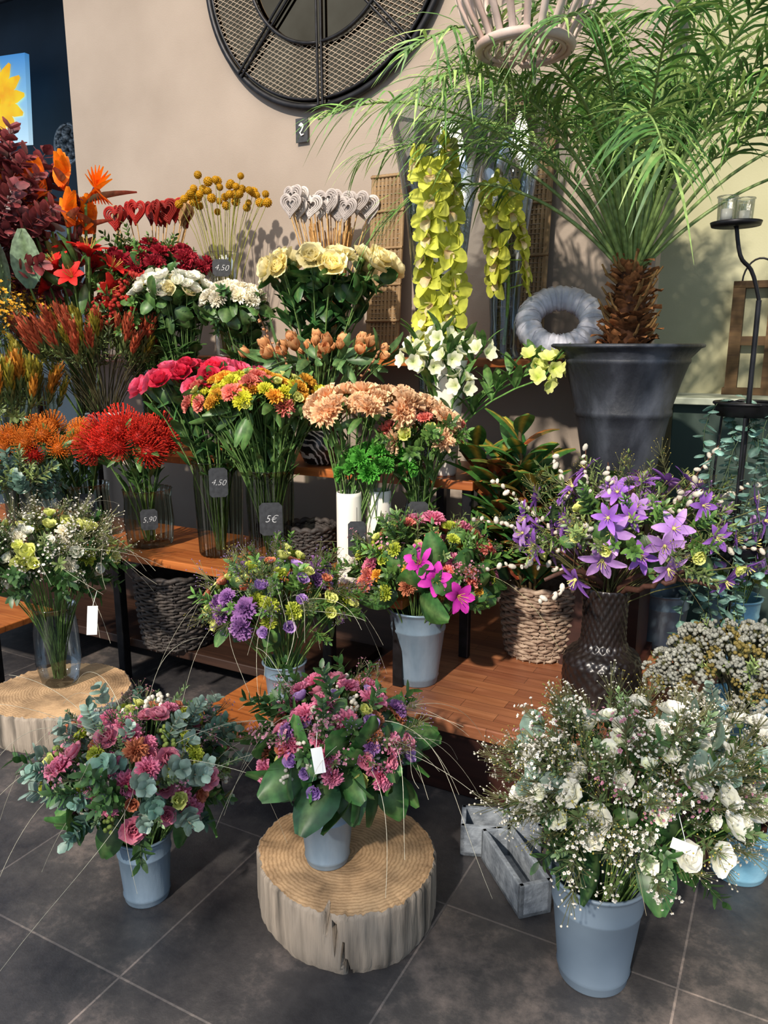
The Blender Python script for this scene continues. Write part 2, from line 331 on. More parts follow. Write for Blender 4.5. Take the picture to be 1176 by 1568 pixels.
def bouquet(name,base,c,R,heads=(),greens=(),grass=0,gcol='e4dfc6',glen=.45,stemc='5d7a3e',sr=.0022,maxpol=1.75,up=.35,orient=None,sleaf=None,nstem=None,gz=0,parent=None,dmax=None,rj=.14):
    mb=MB(); base=A(*base); c=A(*c); R=np.array(R if hasattr(R,'__len__') else (R,R,R*.8),float)
    items=[(T,s) for (T,s,n) in heads for _ in range(n)]; random.shuffle(items); N=max(1,len(items)); ph0=U(0,6)
    for i,(T,s) in enumerate(items):
        cp=1-(1-math.cos(maxpol))*(i+.5)/N; sp=math.sqrt(max(0,1-cp*cp)); ph=ph0+i*2.39996+U(-.25,.25)
        d=A(sp*math.cos(ph),sp*math.sin(ph),cp); p=c+R*d*U(.98-rj,.98+rj)
        dd=nrm(d+A(0,0,up)+rng.randn(3)*.18) if orient is None else nrm(p-base+rng.randn(3)*.05)
        mb.add(random.choice(T),frame(dd,U(0,6.28)),s*U(.8,1.18),p,U(.8,1.14))
        if nstem is None or i<nstem:
            b=base+A(U(-.02,.02),U(-.02,.02),0); q=np.linspace(0,1,5)[:,None]
            ctrl=b+(p-b)*A(.3,.3,.65); pts=(1-q)**2*b+2*q*(1-q)*ctrl+q*q*p
            mb.add(tube(pts,sr,hx(stemc)*U(.8,1.2),4))
            if sleaf:
                T2,s2,n2=sleaf
                for _ in range(n2):
                    qq=U(.35,.93); pp=(1-qq)**2*b+2*qq*(1-qq)*ctrl+qq*qq*p
                    mb.add(random.choice(T2),rotz(U(0,6.28)),s2*U(.7,1.2),pp,U(.6,1.2))
    for g in greens:
        T,s,n,r0,r1,p0,p1=g[:7]; k=1. if id(T) in FILL else .8
        for _ in range(n):
            cp=U(math.cos(p1),math.cos(p0)); sp=math.sqrt(max(0,1-cp*cp)); ph=U(0,6.283); d=A(sp*math.cos(ph),sp*math.sin(ph),cp)
            p=c+R*d*U(r0,r1)*k; dd=nrm(d+rng.randn(3)*.25+A(0,0,.15))
            mb.add(random.choice(T),frame(dd,U(0,6.28)),s*U(.75,1.2),p,U(.6,1.2))
    for _ in range(grass):
        ph=U(0,6.283); e=U(.3,1.3); d=A(math.cos(ph)*math.cos(e),math.sin(ph)*math.cos(e),math.sin(e)); L=glen*U(.5,1.2); q=np.linspace(0,1,18)[:,None]
        side=np.cross(d,A(0,0,1)); w1,w2=U(2,5),U(-.35,.35)
        pts=c+R*d*.3+d*q*L*1.0-A(0,0,1)*(q**2.2)*L*U(.3,1.5)+A(d[0],d[1],0)*q*L*U(0,.5)+side*(np.sin(q*w1)*L*w2)
        pts[:,2]=np.maximum(pts[:,2],gz+.004)
        mb.add(tube(pts,np.linspace(.0009,.0004,18),hx(gcol)*U(.45,.95),3))
    return mb.build(name,ORG,base,parent=parent,dmax=dmax)

# greens library
G_BIG=leaf(.30,'264a26','447438'); G_DARK=leaf(.33,'1c3a26','2f5834',(60,0)); G_LANCE=leaf(.14,'3a5e2e','5c8440',(75,30)); G_SML=leaf(.36,'2c4c26','507638',(55,0))
G_RND=leaf(.46,'6c8a78','94ae9c',(60,20),6,'a8b8a0',.1,.5,.5)
G_EUC=lsprig(8,.34,.15,'6c8878','9ab0a2','8a7a66',True,50,.55); G_EUCD=lsprig(8,.32,.14,'4c7060','709080','6a6a50',True,50,.55)
G_SPR=lsprig(9,.34,.07,'44702f','709448','5a6a3a',True,50); G_SPRD=lsprig(9,.36,.08,'2e522a','4c7239','4a5a35',True,50)
G_OLIVE=lsprig(10,.28,.035,'5f7640','92a460','6a6a4a',True,50)
G_PITT=lsprig(12,.2,.05,'648650','98b07c','6a6a4a',True,60)
W_WAX=fsprig(26,.036,'f0e8da','fcf8ee'); W_YEL=fsprig(24,.03,'c4b45a','dcd084',ball_=True,spread=.4); W_LAV=fsprig(26,.03,'8a70a4','a890c0',ball_=True); W_PK=fsprig(20,.042,'b8708c','d89cb0'); W_SALL=fsprig(26,.032,'e4dece','fff8ee',ball_=True,spread=.3)
HYP=berrycl('b4362c'); SNOWB=berrycl('e2dccc'); GRNB=berrycl('84984c')

# ---------------------------------------------------------------- room
def big(name,s0,s1,d0,d1,z0,z1,m): return box(name,s0,s1,d0,d1,z0,z1,m,None,0)
mb=MB(); mb.add(boxt(-9,9,-7,8,-.05,0)); mb.build('floor',[floor_mat()],(.17,1.83,0),(0,0,RZ),False)
big('wall_back',-3.89,-.567,3.444,3.56,0,4.2,WALLM)
big('wall_right',-.75,4.5,3.95,4.05,0,4.2,WALLY)
big('wall_left',-9,-1.5,4.7,4.8,0,4.2,WALLD)
big('ceiling',-9,4.5,2.45,4.8,4.2,4.3,CEIL)
e=empty('ceiling_pipes',sd(-5,4,4.05)); mb=MB()
for dd in (3.9,4.1,4.35): mb.add(tube([sd(-8,dd,4.05),sd(-5,dd,4.05),sd(-3,dd,4.05)],.045,(.3,.3,.3),12,0))
for k in range(6): mb.add(tube([sd(-7.5+k*.8,3.9,4.2),sd(-7.5+k*.8,3.9,4.0)],.01,(.3,.3,.3),6,0))
mb.build('pipes',[BLACKM],sd(-5,4,4.05),None,True,e)
e=empty('window_sill_counter',sd(-.1,3.8,0))
box('ledge',-.5,.35,3.58,3.95,1.245,1.275,WHITEP,e); box('panel',-.48,.33,3.64,3.95,0,1.245,GREEND,e)

# display furniture
e=empty('low_wooden_platform',sd(-.7,2.7,0))
box('platform_top',-1.36,.08,2.17,3.40,.235,.28,WOODB,e); box('platform_body',-1.33,.05,2.2,3.38,0,.235,WOODD,e)
e=empty('tiered_wooden_display_stand',sd(-2.4,2.8,0))
box('tier_1',-3.9,-1.15,2.3,2.8,.585,.62,WOOD,e); box('tier_2',-3.9,-1.03,2.64,3.12,.965,1.0,WOOD,e); box('tier_3',-3.85,-.72,3.12,3.43,1.405,1.44,WOOD,e)
box('bottom_shelf',-3.9,-1.5,2.36,2.8,.16,.2,WOODK,e); box('back_panel',-3.88,-1.4,2.8,2.83,.0,.6,WOODK,e)
for s_ in (-3.85,-2.6,-1.5): 
    box('leg',s_,s_+.04,2.32,2.36,.0,.585,BLACKM,e); box('leg',s_,s_+.04,3.06,3.1,0,.965,BLACKM,e); box('leg',s_,s_+.04,3.36,3.4,0,1.405,BLACKM,e)
box('leg',-1.2,-1.16,2.32,2.36,.28,.585,BLACKM,e)
box('leg',-1.09,-1.05,2.68,2.71,.28,.965,BLACKM,e); box('leg',-.78,-.74,3.36,3.4,.28,1.405,BLACKM,e)
e=empty('low_wooden_bench',sd(-1.4,1.95,0))
box('seat',-1.66,-1.0,1.76,2.14,.27,.30,WOOD,e)
for s_,d_ in ((-1.62,1.8),(-1.62,2.07),(-1.05,1.8),(-1.05,2.07)): box('leg',s_,s_+.025,d_,d_+.025,0,.27,BLACKM,e,.002)
e=empty('low_side_shelf',sd(-3.3,2.1,0))
box('top',-3.9,-2.95,1.95,2.28,.27,.30,WOOD,e)
for s_,d_ in ((-3.85,1.98),(-3.85,2.22),(-3.0,1.98),(-3.0,2.22)): box('leg',s_,s_+.03,d_,d_+.03,0,.27,BLACKM,e,.002)
pc=(.885,2.87)
mb=MB(); mb.add(boxt(-.13,.13,-.13,.13,0,.68)); mb.add(boxt(-.16,.16,-.16,.16,.68,.72)); mb.add(boxt(-.15,.15,-.15,.15,0,.04)); mb.build('wooden_pedestal',[WOODD],(pc[0],pc[1],.28),(0,0,RZ),False)

# ---------------------------------------------------------------- logs
def log(name,x,y,r,h,crack,seed):
    rs=np.random.RandomState(seed); N=240; th=np.linspace(0,2*math.pi,N,endpoint=False)
    base=1+.035*np.sin(2*th+seed)+.025*np.sin(3*th+2*seed)+.007*np.sin(11*th)+.004*np.sin(37*th)
    zs=[(0,.97),(.02,1),(h*.3,1.005),(h*.6,1.0),(h-.012,1),(h-.003,.99),(h,.975)]
    rows=[]; nz=np.convolve(np.tile(rs.randn(N),3),np.ones(3)/3,'same')[N:2*N]
    crf=lambda z:np.exp(-((np.abs((th-crack-.25*(h-z)/h+math.pi)%(2*math.pi)-math.pi))/(.012+.014*z/h))**2)
    for z,f in zs:
        a=.012*(z/h-.5)
        rr=r*f*(base+np.interp(th+a,th,nz)*.009)*(1-.2*crf(z))*(1+.003*rs.randn(N)); rows.append(np.stack([rr*np.cos(th),rr*np.sin(th),z+.002*rs.randn(N)*(z>h*.9)+0*th],-1))
    mb=MB(); mb.add(grid(np.array(rows),mi=0,closed=True)); last=rows[-1].copy()
    rows=[last]
    for f in (.9,.8,.6,.3,.01): rr=r*.975*f*base*(1-.2*crf(h)*max(0,(f-.6)/.4)); rows.append(np.stack([rr*np.cos(th),rr*np.sin(th),np.full(N,h+.001)],-1))
    mb.add(grid(np.array(rows),mi=1,closed=True))
    return mb.build(name,[BARK,ENDG],(x,y,0),(0,0,0))
log('log_slice',-.10,1.83,.24,.165,math.radians(-100),3)
log('log_slice',-1.30,2.87,.27,.145,math.radians(-60),8)

# ---------------------------------------------------------------- containers on floor
bucket(-.66,1.87,0,.06,.074,.20); bucket(-.15,1.80,.167,.056,.074,.185)
bucket(.51,1.60,0,.082,.112,.285,GREYB,'plant_pot'); bucket(1.03,1.97,0,.075,.098,.19,ZINC2)
bucket(.125,2.66,.281,.072,.108,.29); bucket(-.335,2.42,.301,.055,.07,.16)
bucket(1.15,3.0,.281,.075,.1,.24); bucket(1.36,2.84,.281,.075,.095,.27,ZINC2)
bucket(1.13,2.24,.281,.08,.11,.13,ZINC2)
def hammered():
    prof=[(.001,0),(.118,0),(.125,.008),(.128,.1),(.127,.17),(.115,.195),(.085,.215),(.072,.24),(.07,.3),(.071,.38),(.076,.43),(.07,.43),(.064,.38),(.06,.24),(.1,.18),(.11,.02),(.001,.02)]
    pr=np.array(prof); t=np.linspace(0,len(pr)-1,150); r=np.interp(t,range(len(pr)),pr[:,0]); z=np.interp(t,range(len(pr)),pr[:,1])
    th=np.linspace(0,2*math.pi,160,endpoint=False); nout=int(150*10/16)
    arc=np.cumsum(np.hypot(np.gradient(r),np.gradient(z)))
    k=.005*np.abs(np.sin(th[None,:]*11+arc[:,None]*75))*np.abs(np.sin(th[None,:]*11-arc[:,None]*75)); k[:3]=0; k[nout:]=0
    rr=r[:,None]+k; P=np.stack([rr*np.cos(th),rr*np.sin(th),z[:,None]+0*th],-1); mb=MB(); mb.add(grid(P,closed=True)); mb.build('black_hammered_vase',[BLACKG],(.745,2.46,.281),(0,0,0))
hammered()
def basket(name,x,y,z,rb,rt,h,mat,rows=15):
    mb=MB(); n=28; th=np.linspace(0,2*math.pi,n*4+1)
    for i in range(rows):
        f=i/(rows-1); r=rb+(rt-rb)*f+.006*math.sin(f*3); zz=.012+(h-.024)*f
        rr=r+.0055*np.cos(th*n/2+math.pi*i); pts=np.stack([rr*np.cos(th),rr*np.sin(th),zz+.002*np.sin(th*n/2+i)],-1)
        mb.add(tube(pts,h/rows*.52,(.5,.5,.5),6,0))
    for i in range(n):
        a=2*math.pi*i/n; mb.add(tube([(rb*math.cos(a),rb*math.sin(a),0),((rb+rt)/2*math.cos(a),(rb+rt)/2*math.sin(a),h/2),(rt*math.cos(a),rt*math.sin(a),h+.004)],.004,(.5,.5,.5),5,0))
    pts=np.stack([rt*np.cos(th),rt*np.sin(th),h+.004*np.sin(th*n/2)],-1); mb.add(tube(pts,.011,(.5,.5,.5),8,0))
    mb.add(lathet([(.001,.012),(rb*.9,.012),(rt*.93,h*.9)],32))
    return mb.build(name,[mat],(x,y,z),(0,0,0))
basket('wicker_basket',.625,2.93,.281,.125,.155,.30,WICK,20)
basket('dark_wicker_basket',-.92,3.25,.201,.145,.17,.33,WICKD,24)
basket('dark_wicker_basket',-.30,3.08,.622,.09,.1,.15,WICKD,12)

mb=MB()
def trough(cx,cy,w,l,h,ang,t=.015):
    parts=[boxt(-w/2,w/2,-l/2,l/2,0,t),boxt(-w/2,w/2,-l/2,-l/2+t,0,h),boxt(-w/2,w/2,l/2-t,l/2,0,h),boxt(-w/2,-w/2+t,-l/2,l/2,0,h),boxt(w/2-t,w/2,-l/2,l/2,0,h)]
    return tf(merge(parts),rotz(ang),1,(cx,cy,0))
mb.add(trough(.31,2.08,.15,.11,.10,math.radians(-8))); mb.add(trough(.37,1.91,.095,.26,.10,math.radians(16))); mb.add(trough(.43,2.10,.10,.12,.10,math.radians(-8)))
ob=mb.build('concrete_planter',[CONC],(.4,1.98,0),None,False)
bm=ob.modifiers.new('b','BEVEL'); bm.width=.003; bm.segments=2

# ---------------------------------------------------------------- vases on tiers
RIB=[(.075,0),(.08,.01),(.085,.15),(.09,.3),(.088,.37),(.094,.4)]
RIB2=[(.07,0),(.08,.01),(.088,.1),(.082,.2),(.086,.24)]
vase('ribbed_glass_vase',-.70,3.2,.621,[(r*1.12,h) for r,h in RIB],GL_DARK,(26,.03),156)
vase('ribbed_glass_vase',-.46,3.05,.621,[(r*1.05,h*.97) for r,h in RIB],GL_DARK,(26,.03),156)
vase('ribbed_glass_vase',-1.05,3.35,.621,[(r*1.2,h*1.05) for r,h in RIB2],GL_DARK,(22,.03),132)
vase('ribbed_glass_vase',-1.40,3.55,.621,[(r*1.2,h) for r,h in RIB2],GL_DARK,(22,.03),132)
vase('glass_vase',.13,2.86,.621,[(.06,0),(.075,.02),(.08,.15),(.06,.24),(.045,.3),(.05,.36)],GL_CLR)
vase('glass_vase',-1.325,2.93,.146,[(.05,0),(.07,.01),(.088,.1),(.086,.22),(.078,.3),(.084,.33)],glass('tinted_glass',(.72,.77,.79)))
vase('cream_cylinder_vase',-.13,2.80,.621,[(.044,0),(.047,.01),(.047,.33),(.046,.345)],CREAM)
vase('cream_cylinder_vase',-.02,2.84,.621,[(.044,0),(.047,.01),(.047,.33),(.046,.345)],CREAM)
vase('white_ceramic_vase',.235,2.98,1.001,[(.045,0),(.05,.01),(.06,.2),(.078,.42),(.084,.44)],CREAM)
m,nt,b,o=newmat('black_white_pattern'); tc=nt.nodes.new('ShaderNodeTexCoord'); wv=nt.nodes.new('ShaderNodeTexWave'); wv.bands_direction='DIAGONAL'; wv.inputs['Scale'].default_value=22; wv.inputs['Distortion'].default_value=6
nt.links.new(tc.outputs['Object'],wv.inputs['Vector']); r=colramp(nt,wv.outputs['Fac'],[hx('1a1a1c'),hx('1e1e20'),hx('d8d4cc')],[0,.72,.8]); nt.links.new(r.outputs[0],b.inputs['Base Color']); b.inputs['Roughness'].default_value=.3; STRIPE=m
BOWL=[(.05,0),(.07,.01),(.095,.06),(.1,.1),(.09,.14),(.085,.15)]
vase('patterned_bowl_vase',-.27,3.26,1.001,BOWL,STRIPE); vase('patterned_bowl_vase',-1.36,3.78,1.001,[(r*1.1,h*1.2) for r,h in BOWL],STRIPE)
TALL=[(.055,0),(.06,.01),(.062,.2),(.07,.33)]
for x,y in ((-1.14,3.86),(-.95,3.72),(-.62,3.62),(-.30,3.5),(-1.55,4.05),(-1.72,3.9),(-1.9,3.98)): vase('dark_glass_vase',x,y,1.001,TALL,GL_DARK)
vase('dark_glass_vase',-1.72,3.55,.621,TALL,GL_DARK); vase('dark_glass_vase',-1.55,3.35,.621,TALL,GL_DARK)
vase('glass_vase',-.80,4.0,1.441,[(.05,0),(.055,.01),(.06,.3),(.075,.5)],GL_CLR)
vase('glass_vase',-.25,3.82,1.441,[(.06,0),(.065,.01),(.07,.2),(.075,.32)],GL_CLR)
vase('glass_vase',-1.22,4.22,1.441,[(.06,0),(.065,.01),(.07,.2),(.075,.32)],GL_CLR)
TR=[(.075,0),(.08,.012),(.065,.05),(.065,.2),(.085,.6),(.13,1.0),(.2,1.38)]
TR_M=glass('trumpet_glass',(.60,.67,.72),fac=.8)
vase('tall_trumpet_glass_vase',.215,3.18,1.001,TR,TR_M,seg=64); vase('tall_trumpet_glass_vase',.50,3.30,1.001+.44,[(r*.9,h*.74) for r,h in TR],TR_M,seg=64)

# ---------------------------------------------------------------- big pot and palm
PX,PY=pc
lathe('large_zinc_planter',[(.001,0),(.125,0),(.13,.01),(.142,.1),(.16,.2),(.168,.24),(.174,.245),(.176,.26),(.172,.27),(.197,.36),(.22,.43),(.225,.435),(.226,.445),(.224,.45),(.255,.485),(.268,.49),(.27,.497),(.262,.502),(.25,.497),(.2,.44),(.001,.44)],(PX,PY,1.001),SLATE_POT,72)
mb=MB()
mb.add(lathet([(.2,1.43),(.15,1.45),(.001,1.455)],24,(7,.03),hx('3a2a1e'),0),p=(PX,PY,0))
mb.add(lathet([(.06,1.43),(.07,1.5),(.06,1.62),(.045,1.75),(.03,1.82),(.001,1.83)],24,(7,.05),hx('4a2e1c'),0),p=(PX,PY,0))
for i in range(160):
    f=i/160; z=1.46+.32*f; a=i*2.39996+U(-.2,.2); r=.066-.03*f
    t=petal(.065,.026,60+U(-15,15),20+U(-35,30),.3,hx('4a2a18'),hx('b87c4c'),4,3,.3,.4,0); mb.add(t,rotz(a),U(.6,1.3)*(1-.25*f),(PX+r*math.cos(a),PY+r*math.sin(a),z),U(.5,1.35))
for i in range(30):
    a=U(0,6.28); z=U(1.5,1.76); r=.05; d=A(math.cos(a),math.sin(a),U(.3,1)); p=A(PX+r*math.cos(a),PY+r*math.sin(a),z); mb.add(tube([p,p+d*.04,p+d*.06+A(0,0,.02)],[.006,.005,.003],hx('8a6a40'),4,0))
LE=[hx('648e42'),hx('9cb866'),hx('4e783a'),hx('54803e')]
def frond(az,e0,e1,L,bare=.3,n=34,ll=.26):
    q=np.linspace(0,1,24); e=np.radians(e0+(e1-e0)*q**1.5); st=L/23
    rr=np.concatenate([[0],np.cumsum(np.cos(e[:-1])*st)]); zz=np.concatenate([[0],np.cumsum(np.sin(e[:-1])*st)])
    az2=az+.25*q*U(-1,1); pts=np.stack([PX+(.03+rr)*np.cos(az2),PY+(.03+rr)*np.sin(az2),1.76+zz],-1)
    mb.add(tube(pts,np.linspace(.0085,.002,24),hx('86a05c'),5,1))
    tl=nrm(A(-math.sin(az),math.cos(az),0)); tint=U(.65,1.25)
    for i in range(n):
        f=bare+(1-bare)*(i+.5)/n; p=np.array([np.interp(f,q,pts[:,k]) for k in range(3)]); T=nrm(np.array([np.interp(min(f+.05,1),q,pts[:,k]) for k in range(3)])-np.array([np.interp(f-.05,q,pts[:,k]) for k in range(3)]))
        N=nrm(np.cross(T,tl)); N=N if N[2]>0 else -N
        for sgn in (-1,1):
            if rng.rand()<.06: continue
            l=ll*math.sin(math.pi*(.15+.75*(i+.5)/n))**.6*U(.75,1.2)
            d=nrm(T*U(.5,1.0)+tl*sgn*U(.5,1.0)+N*U(.0,.6)+rng.randn(3)*.12); s=np.linspace(0,1,6)[:,None]
            c=p+d*s*l-A(0,0,1)*s**2*l*U(.3,.95); wv=nrm(np.cross(d,N)+N*.3)*np.array([.35,1,1,.8,.5,.05])[:,None]*.0048
            P=np.stack([c-wv,c+wv],1); mb.add(grid(P,random.choice(LE)*tint*U(.75,1.25),2))
WD=math.atan2(E2[1],E2[0])
for i in range(54):
    az=i*2.39996+U(-.2,.2); f=i/54
    e0=88-44*f+U(-5,5); L=U(.95,1.35); into=math.cos(az-WD)
    if into>.3: L*=.62; e0=max(e0,76)
    frond(az,e0,(e0-U(60,120) if f>.12 else e0-30) if into<.3 else 60,L,U(.36,.48),36,.24)
mb.build('potted_palm',[HUSK,LEAF,LEAF],(PX,PY,1.43),dmax=3.36)

# wreath
mb=MB(); th=np.linspace(0,2*math.pi,181); R0=.125
pts=np.stack([R0*np.cos(th),0*th,R0*np.sin(th)],-1); rr=.049+.002*np.cos(th*31)+.002*np.sin(th*13)+.0012*np.sin(th*57)
mb.add(tube(pts,rr,(.8,.8,.8),18,0))
for i in range(14):
    a=6.283*i/14+U(-.1,.1); c=A(R0*math.cos(a),0,R0*math.sin(a)); ra=A(math.cos(a),0,math.sin(a)); k=np.linspace(0,2*math.pi,14)
    ta=A(-math.sin(a),0,math.cos(a)); q=[c+ra*.0515*math.cos(t)+A(0,.0515,0)*math.sin(t)+ta*.02*math.sin(t+1) for t in k]; mb.add(tube(q,.0012,(.2,.2,.2),4,0))
mb.build('wrapped_straw_wreath',[FAB],(.70,3.15,1.441+.145),(math.radians(-40),0,math.radians(-12)))

def panel(name,s,d,w,h,lean):
    mb=MB(); n=int(w/.018)
    for i in range(n): x=-w/2+w*(i+.5)/n; mb.add(tube([(x,0,0),(x,.002*math.sin(i),h/2),(x,0,h)],w/n*.55,(.5,.5,.5),6,0))
    for k in range(int(h/.02)):
        z=.02+k*.02; q=np.linspace(-w/2,w/2,n*2+1); mb.add(tube(np.stack([q,-.006-.003*np.cos(np.arange(len(q))*math.pi/1+k*math.pi),np.full(len(q),z)],-1),.003,(.5,.5,.5),4,1))
    for z in (0.01,h*.2,h*.4,h*.6,h*.8,h-.01): mb.add(tube([(-w/2-.01,-.01,z),(0,-.01,z),(w/2+.01,-.01,z)],.007,(.5,.5,.5),6,0))
    for x in (-w/2,w/2): mb.add(tube([(x,-.004,0),(x,-.004,h/2),(x,-.004,h)],.009,(.5,.5,.5),6,0))
    mb.build(name,[surf(name+'_cane',hx('6e5638'),hx('8f7450'),.7,0,10,.2,60),surf(name+'_weave',hx('5a4c3c'),hx('82735e'),.7,0,30)],sd(s,d,1.442),(math.radians(-lean),0,RZ))
panel('woven_bamboo_panel',-1.765,3.30,.16,.83,5); panel('woven_bamboo_panel',-1.11,3.33,.22,1.08,4)

# ---------------------------------------------------------------- round mirror
e=empty('round_window_mirror',sd(-2.15,3.40,3.29)); mc=sd(-2.15,3.415,3.29)
mrot=(math.radians(90),0,RZ)
def circ(r,n=96): t=np.linspace(0,2*math.pi,n+1); return np.stack([r*np.cos(t),r*np.sin(t),0*t],-1)
RM=.67
mb=MB(); mb.add(lathet([(.001,.0),(RM-.01,.0)],96)); ob=mb.build('glass',[MIRR],mc,mrot,True,e)
mb=MB(); mb.add(tube(circ(RM),.017,(.2,.2,.2),10,0)); mb.add(tube(circ(RM-.03)+A(0,0,.012),.008,(.2,.2,.2),8,0)); mb.add(tube(circ(.40)+A(0,0,.025),.009,(.2,.2,.2),8,0)); mb.add(tube(circ(.16)+A(0,0,.025),.009,(.2,.2,.2),8,0))
for i in range(8):
    a=i*math.pi/4
    for o_ in (-.012,.012):
        pp=A(-math.sin(a),math.cos(a),0)*o_; dd=A(math.cos(a),math.sin(a),0)
        mb.add(tube([dd*.1+pp+A(0,0,.025),dd*.35+pp+A(0,0,.025),dd*RM+pp+A(0,0,.02)],.006,(.2,.2,.2),6,0))
mb.build('iron_frame',[BLACKM],mc,mrot,True,e)
mb=MB(); ro=RM-.03; ri=.40
for ang in (0.5,-.5,):
    dr=A(math.cos(ang),math.sin(ang),0); pr=A(-math.sin(ang),math.cos(ang),0)
    for k in np.arange(-ro,ro,.02):
        h=math.sqrt(max(0,ro**2-k*k)); hi=math.sqrt(max(0,ri**2-k*k)); segs=[(-h,-hi),(hi,h)] if hi>0 else [(-h,h)]
        for a,b in segs:
            if b-a>.01: mb.add(tube([dr*a+pr*k+A(0,0,.014),dr*b+pr*k+A(0,0,.014)],.0019,(.2,.2,.2),4,0))
mb.build('wire_mesh',[surf('wire_mesh_metal',hx('8a7d6e'),hx('aa9c8a'),.6,.1,10)],mc,mrot,True,e)

e=empty('hanging_wall_card',sd(-2.28,3.42,2.55)); 
cb=MB(); cb.add(boxt(-.035,.035,-.003,.003,-.055,.055)); cb.build('card',[CHALKB],sd(-2.28,3.428,2.53),(0,0,RZ),False,e)
cb=MB(); cb.add(tube([(-.012,0,.02),(.0,0,.03),(.012,0,.02),(.004,0,.0),(-.008,0,-.012),(.0,0,-.025),(.014,0,-.02)],.004,(1,1,1),6,0)); cb.add(sphere(.009,5,8,(1,1,1),0,(1,.3,1)),p=(.0,0,.022)); cb.build('white_emblem',[PAPER],sd(-2.28,3.422,2.53),(0,0,RZ),True,e)

# ---------------------------------------------------------------- slat pendant lamp
lx,ly=.365,2.2; e=empty('slatted_pendant_lamp',(lx,ly,2.25)); mb=MB()
pr=np.array([(.118,0),(.125,.02),(.165,.08),(.195,.17),(.2,.26),(.17,.36),(.12,.43)])
for i in range(22):
    a=6.283*i/22; t=np.linspace(0,6,15); r=np.interp(t,range(7),pr[:,0]); z=np.interp(t,range(7),pr[:,1]); ca,sa=math.cos(a),math.sin(a)
    cpts=np.stack([r*ca,r*sa,z],-1); w=A(-sa,ca,0)*.0085; th_=A(ca,sa,0)*.004
    P=np.stack([cpts-w-th_,cpts+w-th_,cpts+w+th_,cpts-w+th_],1); mb.add(grid(P,closed=True))
for r,z,w in ((.118,0,.012),(.1,-.005,.006),(.2,.26,.006),(.12,.43,.012)): mb.add(tube(circ(r,60)+A(0,0,z),w,(.5,.5,.5),8,0))
for k in np.linspace(-.09,.09,8): h=math.sqrt(.108**2-k*k); mb.add(tube([(k,-h,0),(k,0,0),(k,h,0)],.0045,(.5,.5,.5),6,0))
mb.build('slats',[BAMB],(lx,ly,2.25),(0,0,0),True,e)
mb=MB(); mb.add(tube([(0,0,.3),(0,0,.8),(0,0,1.95)],.004,(.1,.1,.1),6,0)); mb.add(lathet([(.001,.2),(.02,.21),(.022,.3),(.001,.31)],16)); mb.build('cord',[BLACKM],(lx,ly,2.25),(0,0,0),True,e)

# ---------------------------------------------------------------- left back: screen, round deco
e=empty('wall_screen',(-2.95,6.55,3.35)); tvp=A(-3.10,6.68,3.38)
m,nt,b,o=newmat('screen_picture'); tc=nt.nodes.new('ShaderNodeTexCoord'); sx=nt.nodes.new('ShaderNodeSeparateXYZ'); nt.links.new(tc.outputs['Object'],sx.inputs[0])
mr=nt.nodes.new('ShaderNodeMapRange'); mr.inputs[1].default_value=-.35; mr.inputs[2].default_value=.35; nt.links.new(sx.outputs[2],mr.inputs[0])
r=colramp(nt,mr.outputs[0],[hx('c4e2f0'),hx('86bde0'),hx('3a80c0')]); nt.links.new(r.outputs[0],b.inputs['Base Color']); nt.links.new(r.outputs[0],b.inputs['Emission Color']); b.inputs['Emission Strength'].default_value=.8
mb=MB(); mb.add(boxt(-.5,.40,-.02,.02,-.32,.32)); mb.build('panel',[m],tvp,(0,math.radians(4),RZ),False,e)
mb=MB()
for i in range(14): mb.add(petal(.36,.06,3,0,0,hx('f08a10'),hx('ffd820'),5,3),rotz(i*6.283/14))
mb.add(sphere(.08,5,12,hx('6a3a10')))
ob=mb.build('sunflower_picture',[surf('yellow_print',hx('f0a010'),hx('ffd820'),.5,0,5,emis=.7)],tvp-E2*.03+E1*.03+A(0,0,.0),(math.radians(90),0,RZ),True,e); ob.scale=(1,.85,.05)
for k,(wx,wy,wz,wr) in enumerate(((-2.42,6.35,3.0,.14),(-2.98,6.1,3.25,.2))):
    e=empty('round_wall_ornament',(wx,wy,wz)); mb=MB(); mb.add(tube(circ(wr,48),.012,(.3,.3,.3),8,0)); mb.add(lathet([(.001,0),(wr,0)],32),p=(0,0,-.01))
    for i in range(40): a=U(0,6.28); rr=U(.02,wr*.8); mb.add(sphere(.022,4,6),p=(rr*math.cos(a),rr*math.sin(a),.012))
    mb.build('disc',[surf('ornament_metal',hx('3a4a54'),hx('b0b8bc'),.4,.5,30)],A(wx,wy,wz),(math.radians(90),0,RZ),True,e)

# ---------------------------------------------------------------- candle stand, ivy, wood lantern
e=empty('iron_candle_stand',(1.14,2.42,.281)); mb=MB()
mb.add(tube([(0,0,0),(0,0,.7),(0,0,1.35)],.008,(.1,.1,.1),8,0))
t=np.linspace(0,1,14); mb.add(tube(np.stack([-.10*np.sin(t*1.57)**1,0*t-.02*t,1.35+.2*np.sin(t*3.14/2)+.02*np.sin(t*9)],-1),.006,(.1,.1,.1),8,0))
mb.add(lathet([(.001,0),(.09,0),(.092,.006),(.06,.012),(.001,.014)],32)); mb.add(lathet([(.001,0),(.068,0),(.072,.012),(.068,.012),(.064,.004),(.001,.004)],32),p=(-.10,-.02,1.56))
for zz in (.55,1.0):
    mb.add(tube(circ(.1,40)+A(.0,0,zz+.04),.005,(.1,.1,.1),6,0)); mb.add(lathet([(.001,zz),(.09,zz),(.1,zz+.04)],32))
for i in range(3):
    a=i*2.1; mb.add(tube([(.09*math.cos(a),.09*math.sin(a),.55),(.1*math.cos(a),.1*math.sin(a),.8),(.09*math.cos(a),.09*math.sin(a),1.0)],.004,(.1,.1,.1),6,0))
